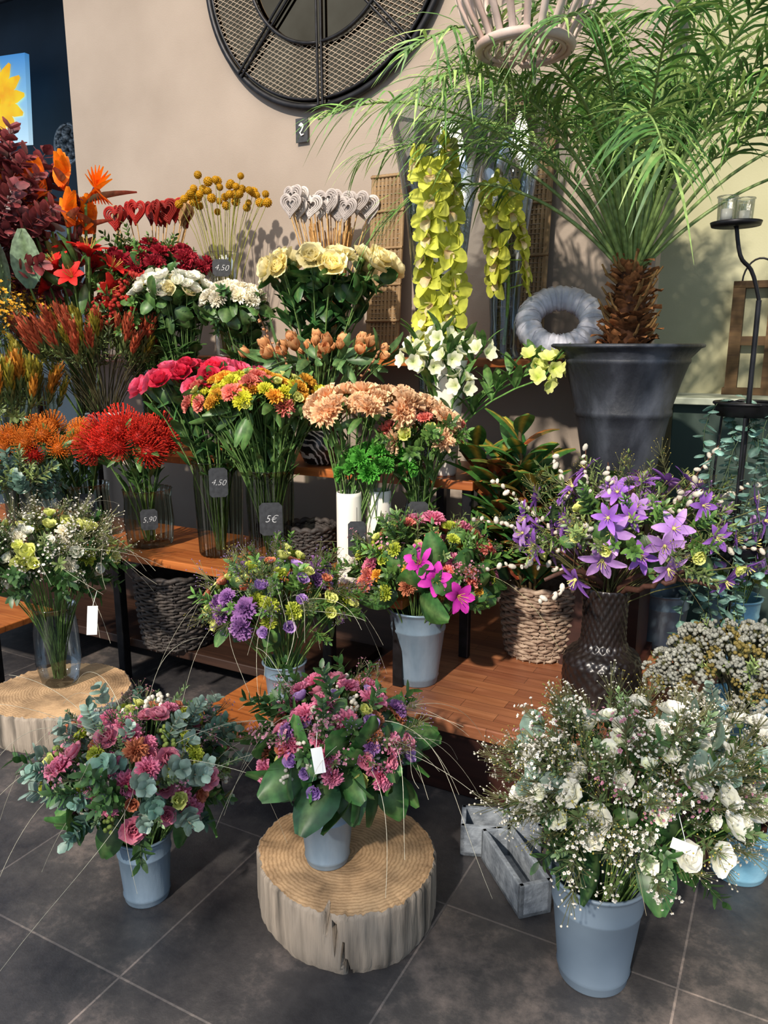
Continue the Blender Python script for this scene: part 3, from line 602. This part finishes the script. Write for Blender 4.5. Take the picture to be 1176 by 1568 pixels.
mb.build('iron_frame',[BLACKM],(1.14,2.42,.281),(0,0,0),True,e)
for dx,dy in ((-.135,-.03),(-.07,.0)):
    v=vase('candle_glass',1.14+dx,2.42+dy,1.848,[(.022,0),(.025,.004),(.027,.07)],GL_CLR,th=.002,seg=24); setpar(v,e)
    v=lathe('candle',[(.001,0),(.016,0),(.016,.035),(.001,.036)],(1.14+dx,2.42+dy,1.852),CREAM,16,parent=e)
mb=MB(); IVL=leaf(.48,'3a6452','86aca0',(10,-30),4,'a0c0b0')
for i in range(20):
    a=U(0,6.28); r=U(.02,.08); x0,y0=1.14+r*math.cos(a)-.02,2.42+r*math.sin(a); z0=U(1.22,1.36) if i<12 else U(.8,1.0); L=U(.3,.9); n=14; q=np.linspace(0,1,n)
    pts=np.stack([x0+np.cos(a)*.05*q+.035*np.sin(q*8+i),y0+np.sin(a)*.05*q+.03*np.cos(q*6+i),z0+.05*np.sin(np.minimum(q*6,3.14))-L*q],-1); pts[:,2]=np.maximum(pts[:,2],.3)
    mb.add(tube(pts,.0014,hx('4a5a3c'),3))
    for j in range(int(L/.022)):
        f=(j+.5)/int(L/.022); p=np.array([np.interp(f,q,pts[:,k]) for k in range(3)]); mb.add(random.choice(IVL),frame(nrm(A(U(-.5,.5),U(-.5,.5),1)))@rotz(U(0,6.28)),U(.022,.045),p,U(.5,1.3))
mb.build('trailing_ivy',ORG,(1.14,2.42,1.3))
e=empty('wooden_lantern',(1.66,3.6,1.276)); lp=A(1.68,3.58,1.276)
mb=MB(); mb.add(boxt(-.1,-.05,-.06,.06,0,.5)); mb.add(boxt(.05,.1,-.06,.06,0,.5)); mb.add(boxt(-.1,.1,-.06,.06,.47,.5)); mb.add(boxt(-.11,.11,-.07,.07,0,.03)); mb.add(boxt(-.06,.06,.03,.05,.03,.48)); mb.add(boxt(-.05,.05,-.05,-.04,.22,.26)); mb.build('frame',[OLDW],lp,(0,0,RZ),False,e)
mb=MB(); t=np.linspace(0,math.pi,14); mb.add(tube(np.stack([.07*np.cos(t),0*t,.5+.1*np.sin(t)],-1),.004,(.1,.1,.1),6,0)); mb.build('handle',[BLACKM],lp,(0,0,RZ),True,e)

# ---------------------------------------------------------------- flowers
PKM=rose('b85472','e494a8'); PKH=carn('c4527a','ea90ae'); MAG=lily('a01890','e040b8'); ORR=lisi('a84a38','dc8a66'); YG=lisi('bcc44c','e4e68e'); LIM=carn('96aa30','c8d054')
CREAMR=rose('e8d88c','faf0c0'); WHR=rose('e6e6d0','fffdf4'); WHL=lisi('e6ecce','fffdf0'); WHC=carn('e8e0bc','fcf6e4')
REDR=rose('b81838','e83a58'); HOTR=rose('d8305a','fa7090'); YOC=carn('c47c20','ecb444'); YOG=carn('b0b428','e0dc48'); PEACH=carn('e4a468','fad2a8'); CORAL=carn('c8524c','f09080'); PURC=carn('704088','aa7ab4'); DRED=carn('781424','b02c3c'); LAVF=lisi('8c68ac','c09cd4'); RUST=carn('94503a','c4805e')
bouquet('mixed_pink_bouquet',(-.66,1.87,.03),(-.66,1.87,.37),(.205,.19,.18),
 [(PKH,.034,28),(PKM,.034,20),(ORR,.03,8),(RUST,.032,5),(YG,.028,16),(SNOWB,.028,12),(GRNB,.028,14),(LIM,.028,14)],
 [(G_EUC,.13,30,.6,1.15,.4,1.9),(G_BIG,.15,24,.6,1.0,1.5,2.1),(G_EUCD,.13,18,.7,1.1,.9,1.9),(W_PK,.10,16,.7,1.0,0,1.4),(W_LAV,.09,8,.7,1,0,1.2),(G_PITT,.10,24,.8,1.1,0,1.6),(G_SPRD,.14,14,.7,1.1,1.2,2)],34,glen=.5,maxpol=1.75)
bouquet('mixed_pink_bouquet',(-.15,1.80,.20),(-.12,1.83,.475),(.185,.175,.16),
 [(PKH,.034,26),(ORR,.028,10),(PKM,.03,16),(LAVF,.028,12),(SNOWB,.026,24),(YG,.024,8),(PURC,.028,6),(RUST,.028,8)],
 [(G_BIG,.15,48,.6,.98,1.25,2.15),(G_DARK,.14,14,.6,.95,1.2,2.1),(W_PK,.10,16,.7,1.0,0,1.4),(W_LAV,.1,14,.7,1.0,0,1.4),(G_SPRD,.12,22,.6,1.1,.2,1.5),(G_SML,.06,20,.8,1.15,.1,1.4)],34,glen=.42,gz=.17)
bouquet('white_rose_bouquet',(.51,1.60,.03),(.575,1.62,.455),(.245,.2,.195),
 [(WHR,.043,28),(WHL,.036,20),(WHL,.024,14)],
 [(W_WAX,.13,60,.6,1.0,0,1.9),(W_SALL,.14,50,.6,1.0,.2,2.0),(G_PITT,.12,34,.7,1.1,.2,1.9),(G_RND,.07,16,1.1,1.35,0,1.3),(G_BIG,.14,22,.5,.85,1.6,2.3),(W_YEL,.13,30,.7,1.0,.6,1.7),(W_PK,.12,10,.6,.95,.3,1.2),(G_SPRD,.12,24,.5,1.0,.6,2.0),(G_SML,.06,40,.7,1.1,.1,1.9)],5,'b8a888',.3)
bouquet('white_rose_bouquet',(1.03,1.97,.03),(.98,1.9,.36),(.17,.14,.13),
 [(WHR,.042,18),(WHL,.034,12)],[(W_WAX,.11,18,.6,1.0,0,1.9),(G_EUC,.13,10,.7,1.1,.2,1.8),(G_BIG,.12,16,.5,.8,1.4,2.1)],3)
bouquet('silver_brunia_bunch',(1.13,2.24,.30),(1.10,2.20,.49),(.25,.19,.16),[(berrycl('a8a89c',14),.028,200),(berrycl('8c7c44',12),.024,60)],[(G_OLIVE,.1,50,.5,1.0,.5,1.8)],0,stemc='6a6a50',nstem=60)
bouquet('white_green_bouquet',(-1.325,2.93,.17),(-1.33,2.9,.66),(.23,.19,.17),
 [(WHC,.038,18),(YG,.055,12),(YG,.034,8),(WHL,.036,14),(LIM,.036,10)],
 [(W_WAX,.14,46,.6,.95,0,1.7),(W_SALL,.15,36,.6,.95,0,1.7),(G_SPRD,.16,36,.6,1.05,.8,2.0),(G_OLIVE,.15,22,.7,1.15,.2,1.8),(G_BIG,.13,10,.6,.9,1.5,2.1)],30,glen=.42,gz=.15)
bouquet('purple_green_bouquet',(-.335,2.42,.33),(-.35,2.44,.64),(.215,.19,.17),
 [(PURC,.038,16),(YG,.034,18),(LIM,.034,18),(ORR,.028,10),(LAVF,.03,10),(W_LAV,.08,14)],
 [(G_SPR,.13,34,.6,1.05,.2,1.9),(G_SML,.08,56,.7,1.2,.2,2),(W_LAV,.14,18,.6,1,0,1.5),(W_YEL,.12,12,.6,1,0,1.5)],26,glen=.38,gz=.305)
bouquet('magenta_flower_bouquet',(.125,2.66,.31),(.15,2.64,.70),(.225,.2,.18),
 [(CORAL,.034,18),(PKH,.038,18),(YG,.028,14),(YOC,.028,10),(LIM,.028,16),(RUST,.03,8)],
 [(G_SPR,.13,34,.7,1.15,.2,1.9),(G_BIG,.15,54,.6,1.05,1.1,2.0),(W_PK,.12,12,.6,1,0,1.4),(G_OLIVE,.12,14,.8,1.1,0,1.2),(G_SML,.07,30,.8,1.2,.1,1.6)],8,'b8b888',.35)
mb=MB()
for p,dr in (((.17,2.43,.74),(0,-1,.4)),((.24,2.42,.69),(.4,-1,.1)),((.12,2.45,.79),(-.3,-1,.6))):
    mb.add(random.choice(MAG),frame(dr,U(0,6)),.058,p); mb.add(tube([p,A(.15,2.6,.6)],.003,hx('5a7a3a'),5))
mb.build('magenta_lily',ORG,(.17,2.45,.72))
CL=star(6,.2,'7440a0','b47ad8'); CLP=star(6,.22,'9a68bc','d4a8e4')
bouquet('purple_clematis_arrangement',(.745,2.46,.62),(.84,2.44,.88),(.37,.24,.20),
 [(CL,.06,34),(CLP,.064,28),(YG,.034,10)],
 [(G_OLIVE,.14,60,.5,1.2,.2,1.9),(G_SPR,.12,34,.4,1.0,.6,1.9),(W_YEL,.12,22,.6,1.1,0,1.6),(G_SML,.07,40,.5,1.2,.2,1.8)],30,'8a7a40',.36,maxpol=1.95,up=-.3,stemc='5a5a34',gz=.29,rj=.25)
mb=MB()
def catkin(b,t,bow,col='e2dac6',sz=.0095):
    b=A(*b);t=A(*t); q=np.linspace(0,1,12)[:,None]; m=(b+t)/2+A(*bow); pts=(1-q)**2*b+2*q*(1-q)*m+q*q*t
    mb.add(tube(pts,np.linspace(.004,.0018,12),hx('5a3a28'),5))
    L=np.linalg.norm(t-b); n=int(L/.036)
    for i in range(n):
        f=min(.999,.38+.62*(i+U(0,1))/n); k=f*11; j=min(int(k),10); p=pts[j]+(pts[j+1]-pts[j])*(k-j); d=nrm(pts[j+1]-pts[j]+rng.randn(3)*.6)
        mb.add(sphere(sz,5,7,hx(col),0,(.85,.85,1.3)),frame(d),U(.6,1.2),p+d*.008,U(.75,1.05))
vt=(.745,2.46,.69)
for t,bw in (((.66,2.5,1.18),(-.05,0,.0)),((.70,2.38,1.14),(.0,-.05,.05)),((.28,2.42,.95),(0,-.05,.12)),((.33,2.4,.78),(0,-.05,.12)),((.36,2.5,1.06),(-.05,0,.1)),((1.2,2.4,1.07),(0,0,.12)),((1.05,2.40,1.19),(0,0,.0)),((1.18,2.3,.88),(0,0,.1)),((.48,2.25,.72),(0,-.05,.1)),((.55,2.5,1.16),(0,.05,0)),((.95,2.25,1.08),(0,0,0)),((.60,2.24,.98),(0,0,0))): catkin(vt,t,bw,'ece4d2',.0105)
mb.build('willow_catkin_branches',ORG,vt)
mb=MB()
for t,bw in (((.5,2.25,.80),(0,-.05,.1)),((1.0,2.2,.78),(-.05,-.1,.13)),((.9,2.2,.83),(0,-.1,.02))):
    q=np.linspace(0,1,12)[:,None]; b=A(*vt); t=A(*t); m=(b+t)/2+A(*bw); pts=(1-q)**2*b+2*q*(1-q)*m+q*q*t+rng.randn(12,3)*.006; mb.add(tube(pts,np.linspace(.012,.006,12),hx('4a3026'),7))
mb.build('twisted_branch',ORG,vt)
CRO=variants(lambda:petal(1,.2,60+U(-10,10),U(-20,20),-.3,hx('24542c'),hx('4a7a34'),7,5,.05,.5,1,mid=hx('e8b040')),3)
CRO+=variants(lambda:petal(1,.2,60+U(-10,10),U(-20,20),-.3,hx('8a3020'),hx('4a6a2c'),7,5,.05,.5,1,mid=hx('f08848')),1)
mb=MB(); cb=A(.60,2.90,.34)
for i in range(6):
    tp=A(.46+U(-.13,.15),2.78+U(-.14,.08),U(1.02,1.22)); mb.add(tube([cb,(cb+tp)/2+A(0,0,.03),tp],.007,hx('5a4a30'),6))
    for k in range(24):
        f=.35+.65*k/24; p=cb+(tp-cb)*f; mb.add(random.choice(CRO),rotz(k*2.4+U(-.3,.3)),U(.15,.23),p,U(.7,1.25))
for k in range(36): mb.add(random.choice(G_DARK),rotz(U(0,6.28)),U(.15,.24),cb+A(U(-.26,.05),U(-.14,.06),U(.3,.6)),U(.6,1.1))
mb.build('croton_plant',ORG,cb)
bouquet('green_foliage_bunch',(1.15,3.0,.31),(1.18,2.95,.62),(.16,.14,.15),[],[(G_SPRD,.16,30,.2,.9,0,1.8),(G_OLIVE,.16,26,.2,.9,0,1.8)],0)
bouquet('lilac_flower_bunch',(1.36,2.84,.31),(1.3,2.78,.68),(.13,.12,.13),[(CLP,.05,18),(YG,.03,8)],[(G_SPR,.14,24,.3,.9,0,1.8)],0)
# tier 1
bouquet('pink_rose_bunch',(-.70,3.2,.64),(-.73,3.17,1.31),(.25,.17,.10),[(HOTR,.058,26),(REDR,.054,10)],[(G_BIG,.12,60,.3,1.0,1.2,2.2)],0,sleaf=(G_BIG,.1,3),maxpol=1.45,sr=.003)
bouquet('yellow_carnation_bunch',(-.46,3.05,.64),(-.49,3.0,1.27),(.25,.17,.11),[(YOG,.036,34),(YOC,.038,26),(CORAL,.036,14),(YG,.032,14)],[(G_LANCE,.13,40,.3,1,1.1,2.1)],0,sleaf=(G_LANCE,.12,3),maxpol=1.55,sr=.0028)
RP=pins('c02418','f04a38'); OP=pins('d06a18','f49a40')
bouquet('red_pincushion_protea_bunch',(-1.05,3.35,.64),(-1.08,3.3,1.06),(.17,.13,.1),[(RP,.068,15)],[(G_LANCE,.11,26,.3,.9,1,2)],0,sleaf=(G_LANCE,.1,5),maxpol=1.6,sr=.004)
bouquet('orange_pincushion_protea_bunch',(-1.40,3.55,.64),(-1.48,3.42,1.03),(.24,.16,.11),[(OP,.06,16),(RP,.056,3)],[(G_LANCE,.11,40,.3,1,1,2)],0,sleaf=(G_LANCE,.1,5),maxpol=1.6,sr=.004)
bouquet('eucalyptus_bunch',(-1.55,3.35,.64),(-1.58,3.28,.88),(.14,.12,.10),[],[(G_EUCD,.14,24,.2,.9,.2,1.9),(G_OLIVE,.16,16,.3,.9,0,1.5)],0)
# cream vases
bouquet('green_trick_dianthus',(-.02,2.84,.70),(-.03,2.80,1.05),(.11,.09,.09),[(carn('3f8a30','62b044'),.04,18)],[(cone('3f8a30','62b044',60),.07,50,.3,1.1,0,1.8)],0) 
bouquet('peach_carnation_bunch',(-.13,2.80,.70),(-.06,2.82,1.25),(.24,.13,.07),[(PEACH,.052,28)],[(G_LANCE,.1,14,.3,.9,1.2,2)],0,maxpol=1.45,sr=.0025,sleaf=(G_LANCE,.08,2))
bouquet('peach_carnation_bunch',(.13,2.86,.65),(.15,2.80,1.16),(.13,.1,.1),[(PEACH,.046,10),(CORAL,.038,7),(YG,.034,6)],[(G_SPR,.12,18,.3,.9,.8,2)],0,maxpol=1.6,sleaf=(G_LANCE,.1,3))
AL=variants(lambda:merge([tf(flower([(6,1,.34,60,25,.2,.05)],hx('d4e094'),hx('fffce4'),5,3,.6),frame(nrm(A(math.cos(k*1.57),math.sin(k*1.57),.9))),1,(.5*math.cos(k*1.57),.5*math.sin(k*1.57),0)) for k in range(4)]))
AY=variants(lambda:merge([tf(flower([(6,1,.34,60,25,.2,.05)],hx('c8d860'),hx('f0ee98'),5,3,.6),frame(nrm(A(math.cos(k*1.57),math.sin(k*1.57),.9))),1,(.5*math.cos(k*1.57),.5*math.sin(k*1.57),0)) for k in range(4)]))
mb=MB(); ab=A(.235,2.98,1.1)
for p,T in (((.13,2.93,1.50),AL),((.21,2.9,1.53),AL),((.17,2.88,1.43),AL),((.37,2.95,1.48),AL),((.57,2.8,1.38),AY),((.61,2.82,1.43),AY),((.55,2.86,1.44),AY),((.31,3.0,1.5),AL),((.1,2.85,1.45),AL),((.24,2.86,1.46),AL),((.28,2.84,1.36),AL)):
    p=A(*p); mb.add(random.choice(T),frame(nrm(p-ab+A(0,-.25,.05)),U(0,6)),.045,p); q=np.linspace(0,1,6)[:,None]; m=ab+(p-ab)*A(.3,.3,.7); pts=(1-q)**2*ab+2*q*(1-q)*m+q*q*p; mb.add(tube(pts,.0035,hx('5f8a40'),5))
    for k in range(12): mb.add(random.choice(G_LANCE),rotz(U(0,6.28)),U(.08,.13),pts[min(2+k%4,5)],U(.8,1.3))
mb.build('white_alstroemeria_bunch',ORG,ab)
# budded twigs leaning out of the tulip bowl
mb=MB(); tb_=(-.27,3.26,1.03)
for t,bw in (((.05,3.0,1.34),(-.05,-.05,.16)),((.0,2.95,1.5),(0,0,.05)),((-.02,3.05,1.22),(0,-.05,.2)),((-.5,3.15,1.62),(0,0,0)),((-.42,3.1,1.52),(0,0,0))): catkin(tb_,t,bw,'c8946a',.007)
mb.build('budded_twigs',ORG,tb_)
# tier 2
TU=tulip('bc7038','eab27c')
bouquet('orange_tulip_bunch',(-.27,3.26,1.02),(-.25,3.24,1.43),(.28,.16,.08),[(TU,.043,34)],[(leaf(.13,'3c6238','6a9058',(75,40)),.15,50,.4,1.15,1.1,2.1)],0,maxpol=1.4,sr=.003,up=.4,rj=.22)
RC=cone('8a3a26','cc6444'); YC=cone('6a7428','a89634')
bouquet('red_conebush_bunch',(-1.36,3.78,1.03),(-1.38,3.70,1.38),(.28,.16,.13),[(RC,.19,56),(YC,.17,16)],[(G_OLIVE,.16,30,.3,1.1,0,1.5)],0,maxpol=1.45,orient=1,stemc='4e4a30')
bouquet('yellow_conebush_bunch',(-1.72,3.55,.65),(-1.76,3.48,1.18),(.25,.17,.12),[(YC,.19,44),(cone('8a6424','c8822c'),.19,20)],[(G_OLIVE,.16,20,.3,1.1,0,1.5)],0,maxpol=1.4,orient=1,stemc='4e6238')
bouquet('golden_flower_bunch',(-1.9,3.98,1.03),(-1.85,3.75,1.5),(.2,.15,.12),[(fsprig(22,.06,'c88c1c','f0b838'),.18,34)],[(G_OLIVE,.14,20,.1,.8,.3,1.8)],0,maxpol=1.5,orient=1)
bouquet('hypericum_berry_bunch',(-1.14,3.86,1.03),(-1.17,3.78,1.62),(.2,.14,.17),[(HYP,.045,60)],[(G_SPR,.14,50,.4,1.1,.2,1.9),(G_SML,.08,40,.5,1.1,.2,1.9)],0,sleaf=(G_SPR,.1,2))
bouquet('dark_red_flower_bunch',(-1.14,3.92,1.03),(-1.14,3.94,1.84),(.26,.14,.12),[(DRED,.05,30)],[(G_BIG,.10,80,.5,1.1,.3,2.0),(G_SPR,.14,24,.5,1.1,0,1.5)],0,maxpol=1.6,dmax=3.4)
bouquet('white_lisianthus_bunch',(-.95,3.72,1.03),(-.97,3.66,1.70),(.18,.13,.10),[(WHL,.05,40),(CREAMR,.038,8)],[(G_SML,.10,70,.3,1.2,1.4,2.6)],0,maxpol=1.45,sleaf=(G_SML,.08,4),up=.4)
bouquet('white_lisianthus_bunch',(-.62,3.62,1.03),(-.68,3.60,1.67),(.13,.12,.08),[(WHC,.044,26)],[(G_SML,.10,60,.3,1.3,1.4,2.6),(G_SPRD,.13,14,.3,1.1,1.4,2.4)],0,maxpol=1.4,sleaf=(G_SML,.08,4),up=.4)
bouquet('cream_rose_bunch',(-.30,3.5,1.03),(-.25,3.48,1.80),(.30,.14,.08),[(CREAMR,.067,22)],[(G_BIG,.11,60,.3,1.1,1.7,2.8)],0,maxpol=1.5,sleaf=(G_BIG,.10,7),sr=.0035,up=.25,rj=.2)
# left tall ones
mb=MB(); sb=A(-1.55,4.05,1.05)
for i in range(11):
    tp=A(-1.46+U(-.26,.2),3.86+U(-.1,.08),U(2.0,2.2)); mb.add(tube([sb,(sb+tp)/2+A(0,0,.05),tp],.007,hx('6a8a48'),6)); az=U(-2.6,.6)
    mb.add(petal(.24,.022,18,8,1.2,hx('5a6a4a'),hx('a84030'),6,5,0,.3,1),rotz(az),1,tp)
    for k in range(9): mb.add(petal(.17,.026,45+k*11,32+k*12,.5,hx('f05a0c'),hx('ff9018'),5,3,0,.5,0),rotz(az+U(-.25,.25)),1,tp+A(math.cos(az),math.sin(az),0)*.03*k*.5,U(.85,1.1))
    mb.add(petal(.13,.014,60,60,0,hx('3040a0'),hx('4050c0'),4,3),rotz(az),1,tp)
for px,pz in ((-1.62,1.80),(-1.74,1.74)): mb.add(leaf(.26,'5a7a58','9ab090',(86,78))[0],rotz(U(-2,-1)),.26,(px,3.66,pz-.05)); mb.add(tube([sb,A(px,3.66,pz-.05)],.005,hx('6a8a48'),5))
mb.build('bird_of_paradise_flowers',ORG,sb,dmax=3.4)
AM=lily('a81018','e03028')
bouquet('red_amaryllis_bunch',(-1.50,4.0,1.03),(-1.42,3.76,1.78),(.15,.12,.15),[(AM,.08,11)],[(G_LANCE,.16,16,.5,1.1,.4,1.8)],0,maxpol=1.9,sr=.007)
BUR=lsprig(9,.36,.15,'4a1c22','98484a','5a2a24',True,50,.5)
bouquet('burgundy_cotinus_foliage',(-1.72,3.9,1.03),(-1.88,3.84,1.93),(.22,.2,.34),[(BUR,.24,54)],[(BUR,.2,50,.1,.8,0,2.4)],0,maxpol=2.1,stemc='5a2a24',nstem=20)
bouquet('craspedia_bunch',(-.80,4.0,1.46),(-.79,3.98,2.16),(.21,.13,.12),[(cottonball('c89414'),.021,40)],[],0,stemc='8a8a3a',maxpol=1.6,sr=.0016,rj=.3)
def heartmesh(w,fillc):
    t=np.linspace(0,2*math.pi,41); x=16*np.sin(t)**3; z=13*np.cos(t)-5*np.cos(2*t)-2*np.cos(3*t)-np.cos(4*t)
    pts=np.stack([x,0*t,z],-1)/17; parts=[tube(pts,w,fillc,6,0)]
    for k in range(3): parts.append(tube(pts*(.86-.2*k)+A(0,-.05,-.02),w*.8,fillc*.85,5,0))
    return merge(parts)
def hearts(name,b,c,R,col1,n,s):
    mb=MB(); b=A(*b)
    for i in range(n):
        p=A(*c)+A(U(-1,1)*R[0],U(-1,1)*R[1],U(-1,1)*R[2]); mb.add(heartmesh(.09,hx(col1[i%len(col1)])),rotz(U(-.5,.3)+RZ)@roty(U(-.2,.2)),s,p); mb.add(tube([b+A(U(-.03,.03),U(-.03,.03),0),p-A(0,0,s*.9)],.003,hx('c8a068'),5))
    mb.build(name,[PET,LEAF,STEM],b)
hearts('wicker_heart_picks',(-.25,3.82,1.46),(-.25,3.79,2.14),(.18,.05,.035),['c4bab4','dcd4ce'],20,.06)
hearts('red_heart_picks',(-1.22,4.22,1.46),(-1.18,4.14,2.15),(.22,.05,.02),['b02a24','c8a070','8a2018'],16,.066)
mb=MB()
for i in range(60): a=U(0,6.28); mb.add(tube([A(-.25+U(-.03,.03),3.82+U(-.03,.03),1.46),A(-.25+.1*math.cos(a),3.79+.05*math.sin(a),U(2.0,2.1))],.0028,hx('b88a50')*U(.8,1.2),4))
mb.build('bamboo_sticks',ORG,(-.25,3.82,1.46))
CY=cymb('b4bc38','e2e260')
def orchid(name,b,t,n,s):
    mb=MB(); b=A(*b);t=A(*t); q=np.linspace(0,1,14)[:,None]; pts=b+(t-b)*q+A(.03,-.03,0)*np.sin(q*3); mb.add(tube(pts,np.linspace(.008,.004,14),hx('7a9a48'),6))
    for i in range(n):
        f=.36+.62*i/n; k=f*13; j=min(int(k),12); p=pts[j]+(pts[j+1]-pts[j])*(k-j); a=-1.57+(-1)**i*U(.3,1.3); d=A(math.cos(a),math.sin(a),U(-.1,.4)); pp=p+d*.055
        mb.add(tube([p,pp],.003,hx('8aa850'),4)); mb.add(random.choice(CY),frame(d,U(-.3,.3)),s*(1-.25*f)*U(.95,1.1),pp,U(.85,1.12))
    for i in range(3): mb.add(sphere(.012,5,7,hx('b8c050'),0,(1,1,1.7)),p=pts[-1]+A(U(-.02,.02),U(-.02,.02),.02*i))
    mb.build(name,ORG,b)
orchid('yellow_cymbidium_orchid',(.215,3.16,1.05),(.165,3.04,2.24),21,.105); orchid('yellow_cymbidium_orchid',(.50,3.28,1.5),(.43,3.18,2.11),14,.085)
# ---------------------------------------------------------------- tags
def tag(x,y,z,r,w,h,txt):
    n=math.hypot(x,y); px,py=x-x/n*(r+.008),y-y/n*(r+.008); e=empty('chalk_price_tag',(px,py,z)); th=-math.atan2(x,y)
    mb=MB(); c=.15*w; xs=[(-w/2+c,-h/2),(w/2-c,-h/2),(w/2,-h/2+c),(w/2,h/2-c),(w/2-c,h/2),(-w/2+c,h/2),(-w/2,h/2-c),(-w/2,-h/2+c)]
    P=np.array([[(a*.01,yy,b*.01) for a,b in xs] for yy in(-.003,)]+[[(a,yy,b) for a,b in xs] for yy in(-.003,.003)]+[[(a*.01,.003,b*.01) for a,b in xs]]); mb.add(grid(P,closed=True)); mb.build('slate',[CHALKB],(px,py,z),(math.radians(-4),0,th),False,e)
    cu=bpy.data.curves.new('price','FONT'); cu.body=txt; cu.size=w*.46; cu.shear=.3; cu.offset=-.0006; cu.align_x='CENTER'; cu.align_y='CENTER'; cu.extrude=.0003; cu.materials.append(CHALK); o=bpy.data.objects.new('price_writing',cu); sc.collection.objects.link(o)
    o.location=(px-x/n*.0045,py-y/n*.0045,z); o.rotation_euler=(math.radians(86),math.radians(U(-6,6)),th); setpar(o,e)
    mb=MB(); mb.add(tube([(px,py,z+h/2),(x-x/n*r*.9,y-y/n*r*.9,z+h/2+.05)],.001,(.5,.5,.5),4,0)); mb.build('string',[BLACKM],(px,py,z),None,True,e)
tag(-.70,3.2,.95,.108,.075,.12,'4,50'); tag(-.46,3.05,.83,.1,.09,.13,'5€'); tag(-1.05,3.35,.76,.108,.072,.09,'5,90'); tag(-1.40,3.55,.79,.108,.07,.09,'4,90')
tag(-.10,2.76,.81,.05,.065,.13,'8,50'); tag(.13,2.86,.88,.085,.075,.11,'2,50'); tag(-1.14,3.83,1.33,.08,.07,.1,'5,-'); tag(-1.36,3.76,1.13,.11,.07,.09,'6,-'); tag(-.80,3.95,1.86,.075,.085,.08,'4,50')
def ptag(x,y,z,w,h,tilt):
    e=empty('paper_gift_tag',(x,y,z)); mb=MB(); mb.add(boxt(-w/2,w/2,-.0008,.0008,-h,0)); mb.build('card',[PAPER],(x,y,z),(0,math.radians(tilt),-math.atan2(x,y)),False,e)
    mb=MB(); mb.add(tube([(x,y,z),(x,y+.05,z+.04)],.0008,(.5,.5,.5),4,0)); mb.build('ribbon',[PAPER],(x,y,z),None,True,e)
ptag(-.155,1.60,.60,.026,.065,-8); ptag(-1.06,2.66,.57,.036,.11,6); ptag(.62,1.40,.50,.05,.025,10)

# leafy blocker added out of view behind the camera to dapple the sunlight
mb=MB(); TL=leaf(.36,'3a5a2a','5c7c3c',(20,-20),4)
tb=A(-2.5,-3.4,0); mb.add(tube([tb,tb+A(.05,0,1.5),tb+A(.1,.4,2.6),A(-2.1,-2.6,3.6)],[.09,.07,.04,.02],hx('5a4a3a'),10))
for i in range(13):
    a=i*2.4; cp=U(-1,1); sp=math.sqrt(1-cp*cp); p=A(-1.95,-2.1,3.15)+A(1.25*sp*math.cos(a),.6*sp*math.sin(a),.85*cp)*U(.5,1)
    mb.add(tube([A(-2.2,-2.7,3.2),(A(-2.2,-2.7,3.2)+p)/2+A(0,0,.1),p],[.02,.01,.004],hx('5a4a3a'),5))
    for k in range(17): mb.add(random.choice(TL),frame(nrm(rng.randn(3))),U(.08,.14),p+rng.randn(3)*.10,U(.7,1.2))
mb.build('added_shade_tree',ORG,tb)

# ---------------------------------------------------------------- light and camera
w=bpy.data.worlds.new('world'); sc.world=w; w.use_nodes=True; nt=w.node_tree; bg=nt.nodes['Background']; bg.inputs[0].default_value=(.62,.78,1,1); bg.inputs[1].default_value=1.0
L=bpy.data.lights.new('sun','SUN'); L.energy=5.8; L.color=(1,.90,.78); L.angle=.03; o=bpy.data.objects.new('sun',L); sc.collection.objects.link(o)
o.rotation_euler=Vector((.36,.72,-.58)).to_track_quat('-Z','Y').to_euler()
L=bpy.data.lights.new('ceiling_lamp','AREA'); L.energy=45; L.size=1.6; L.color=(1,.82,.62); o=bpy.data.objects.new('ceiling_lamp',L); sc.collection.objects.link(o); o.location=(-.6,2.6,4.1); 
cam=bpy.data.cameras.new('camera'); cam.sensor_fit='HORIZONTAL'; cam.sensor_width=36; cam.lens=36.03; co=bpy.data.objects.new('camera',cam); sc.collection.objects.link(co)
co.location=(0,0,1.5); co.rotation_euler=(math.radians(90-12.3),0,0); sc.camera=co
sc.view_settings.view_transform='Standard'
print('faces',sum(len(o.data.polygons) for o in sc.objects if o.type=='MESH'))
